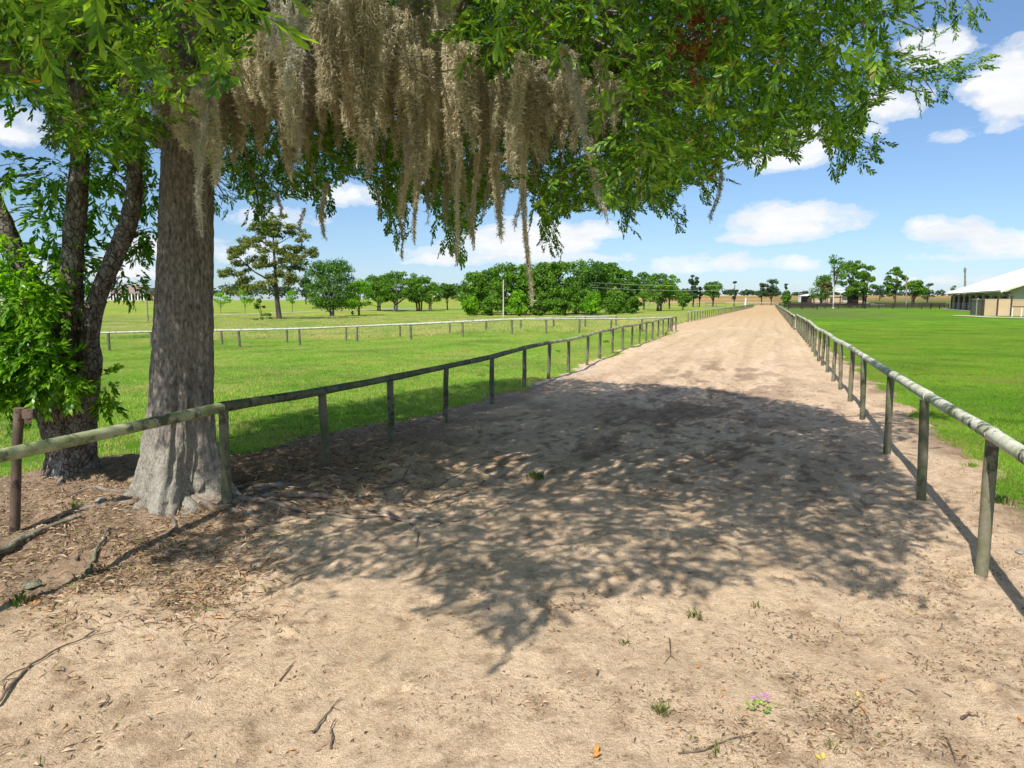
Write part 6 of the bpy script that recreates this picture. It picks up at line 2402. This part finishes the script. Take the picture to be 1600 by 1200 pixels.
leafs(424, 1178, 'orange_leaf', 'orange-brown fallen leaf at the bottom edge, left one of two', 1)
leafs(446, 1176, 'orange_leaf', 'orange-brown fallen leaf at the bottom edge, right one of two', 1)
leafs(930, 1188, 'orange_leaf', 'curled rust leaf with stalk at the bottom centre', 2, .07)
leafs(1085, 1049, 'orange_leaf', 'small rust leaf on the sand above the purple flowers', 2, .04)
leafs(1344, 1093, 'yellow_leaf', 'golden yellow leaf on a twig at the lower right', 2, .05)
leafs(1352, 1110, 'orange_leaf', 'brown leaf hanging on the same twig below the golden leaf', 2, .05)
leafs(1372, 1060, 'orange_leaf', 'pinkish dry leaf cluster above the golden leaf', 3, .04)
leafs(1590, 1137, 'orange_leaf', 'rust leaf at the lower right edge', 2, .05)
leafs(350, 857, 'yellow_leaf', 'yellowed leaf rosette on the dirt right of the oak foot', 5, .05)
leafs(52, 948, 'orange_leaf', 'orange leaves beside the seedling at the lower left', 5, .05)
leafs(1285, 1195, 'yellow_leaf', 'yellow-brown leaf cut by the bottom edge', 2, .05)
stick('small brown twig carrying the golden leaf', [(1325, 1117), (1340, 1106), (1346, 1098)], .005, side=([(1344, 1104), (1356, 1122), (1362, 1140)],))
# brown fallen seed clusters
for (u, v, n, lab) in ((880, 955, 26, 'cluster of dry brown leaves on the sand at the shade edge'), (925, 935, 16, 'smaller dry brown cluster right behind the first one')):
    p = ground_pt(u, v)
    mb = MB()
    for k in range(n):
        x, y = random.gauss(0, .13), random.gauss(0, .05)
        a = random.uniform(0, 6.28)
        c = Vector((x, y, .012))
        d = Vector((math.cos(a), math.sin(a), .3)) * .04
        s = Vector((-math.sin(a), math.cos(a), .2)) * .009
        mb.face(c, c + d * .5 + s, c + d, c + d * .5 - s)
        mb.tube([c, c + Vector((random.gauss(0, .04), random.gauss(0, .02), .006))], .0018, 3)
    o = mb.build('dry_cluster', M['brown_leaf'], None)
    o.location = p
    tag(o, lab, 'dry leaves')

M['shell'] = simple('pale_stone', (.2, .18, .15), (.33, .31, .27), 12, .8)
for k, (u, v, r, lab) in enumerate(((157, 791, .05, 'pale stone in the dirt between the laurel and the oak'), (50, 918, .07, 'grey-green moss tuft fallen by the seedling'),
                                    (1592, 867, .035, 'white stone at the right edge beyond the nearest post'), (1435, 898, .03, 'pale pebble left of the nearest right post'))):
    p = ground_pt(u, v)
    mb = MB()
    rr = [.3, .8, 1, .75, .2]
    mb.tube([(0, 0, -.25 * r), (0, .1 * r, .0), (.1 * r, 0, .3 * r), (0, 0, .55 * r), (0, 0, .7 * r)], [q * r for q in rr], 9, jit=.12)
    o = mb.build('stone', M['shell'] if k != 1 else M['mossy_log'], None, True)
    o.location = p
    tag(o, lab, 'stone')


def litter():
    """dead leaves, bark crumbs and needles nobody could count"""
    R = np.random.default_rng(55)
    specs = []
    # px density regions (u0,u1,v0,v1,n)
    for (u0, u1, v0, v1, n, s) in ((0, 400, 730, 960, 22000, 1.2), (340, 720, 640, 790, 11000, 2.0), (1150, 1600, 900, 1200, 9000, .9), (800, 1250, 900, 1200, 4500, .8), (0, 800, 950, 1200, 3800, .8),
                                   (800, 1500, 600, 900, 3000, .9), (1400, 1600, 700, 960, 4500, 1.0), (1250, 1420, 520, 720, 2500, 1.0)):
        u = R.uniform(u0, u1, n) + R.normal(0, 55, n)
        v = v0 + (v1 - v0) * R.random(n) ** .8 + R.normal(0, 22, n) * ((v0 + v1) / 1600)
        specs.append(np.stack([u, v, np.full(n, s)], 1))
    S = np.concatenate(specs)
    cx = (S[:, 0] - 800) / FPX
    cy = (600 - S[:, 1]) / FPX
    t = CAM_H / (math.sin(PITCH) - cy * math.cos(PITCH))
    X, Y = t * cx, t * (math.cos(PITCH) + cy * math.sin(PITCH))
    clump = fbm(X * 2.2, Y * 2.2, 0, 71, 3)
    k = (clump + R.normal(0, .35, len(X)) + .8 * (S[:, 2] > 1.1) * (Y > 6.0) > -.15) & (sand_inside(X, Y) > -.3) & (Y < 30)
    # keep the middle-left sand cleaner
    X, Y, sz = X[k], Y[k], S[k, 2]
    n = len(X)
    Z = np.array([sand_z(x, y) for x, y in zip(X, Y)]) + .003
    a = R.uniform(0, 6.28, n)
    L = (.006 + (.055 + .05 * (X < -1.5)) * R.random(n) ** 2.6) * sz
    w = np.minimum(L * R.uniform(.12, .45, n), R.uniform(.003, .012, n))
    el = R.normal(.1, .25, n)
    d = np.stack([np.cos(a), np.sin(a), el], 1) * L[:, None]
    s = np.stack([-np.sin(a), np.cos(a), R.normal(0, .35, n)], 1) * w[:, None]
    c = np.stack([X, Y, Z], 1)
    lift = np.zeros((n, 3))
    lift[:, 2] = L * .18
    V = np.stack([c - d * .5, c + s * .5 + lift, c + d * .5, c - s * .5 + lift * .6], 1).reshape(-1, 3)
    F = np.arange(n * 4).reshape(-1, 4)
    m, T, b = new_mat('leaf_litter', .85, .15)
    geo = T.node('ShaderNodeNewGeometry')
    T.l.new(T.ramp(geo.outputs['Random Per Island'], [(0, (.09, .06, .04)), (.3, (.20, .13, .08)), (.55, (.36, .25, .15)), (.75, (.52, .42, .29)), (.9, (.46, .24, .11)), (.97, (.20, .22, .07))]), b.inputs['Base Color'])
    tag(link('leaf_litter', mesh_np('leaf_litter', V, F, m, False)), 'scattered dead leaves and bark crumbs on the sand and dirt', 'leaf litter', kind='stuff')


litter()
print('objects', len(bpy.data.objects), 'tris', sum(sum(len(p.vertices) - 2 for p in []) for o in []) )
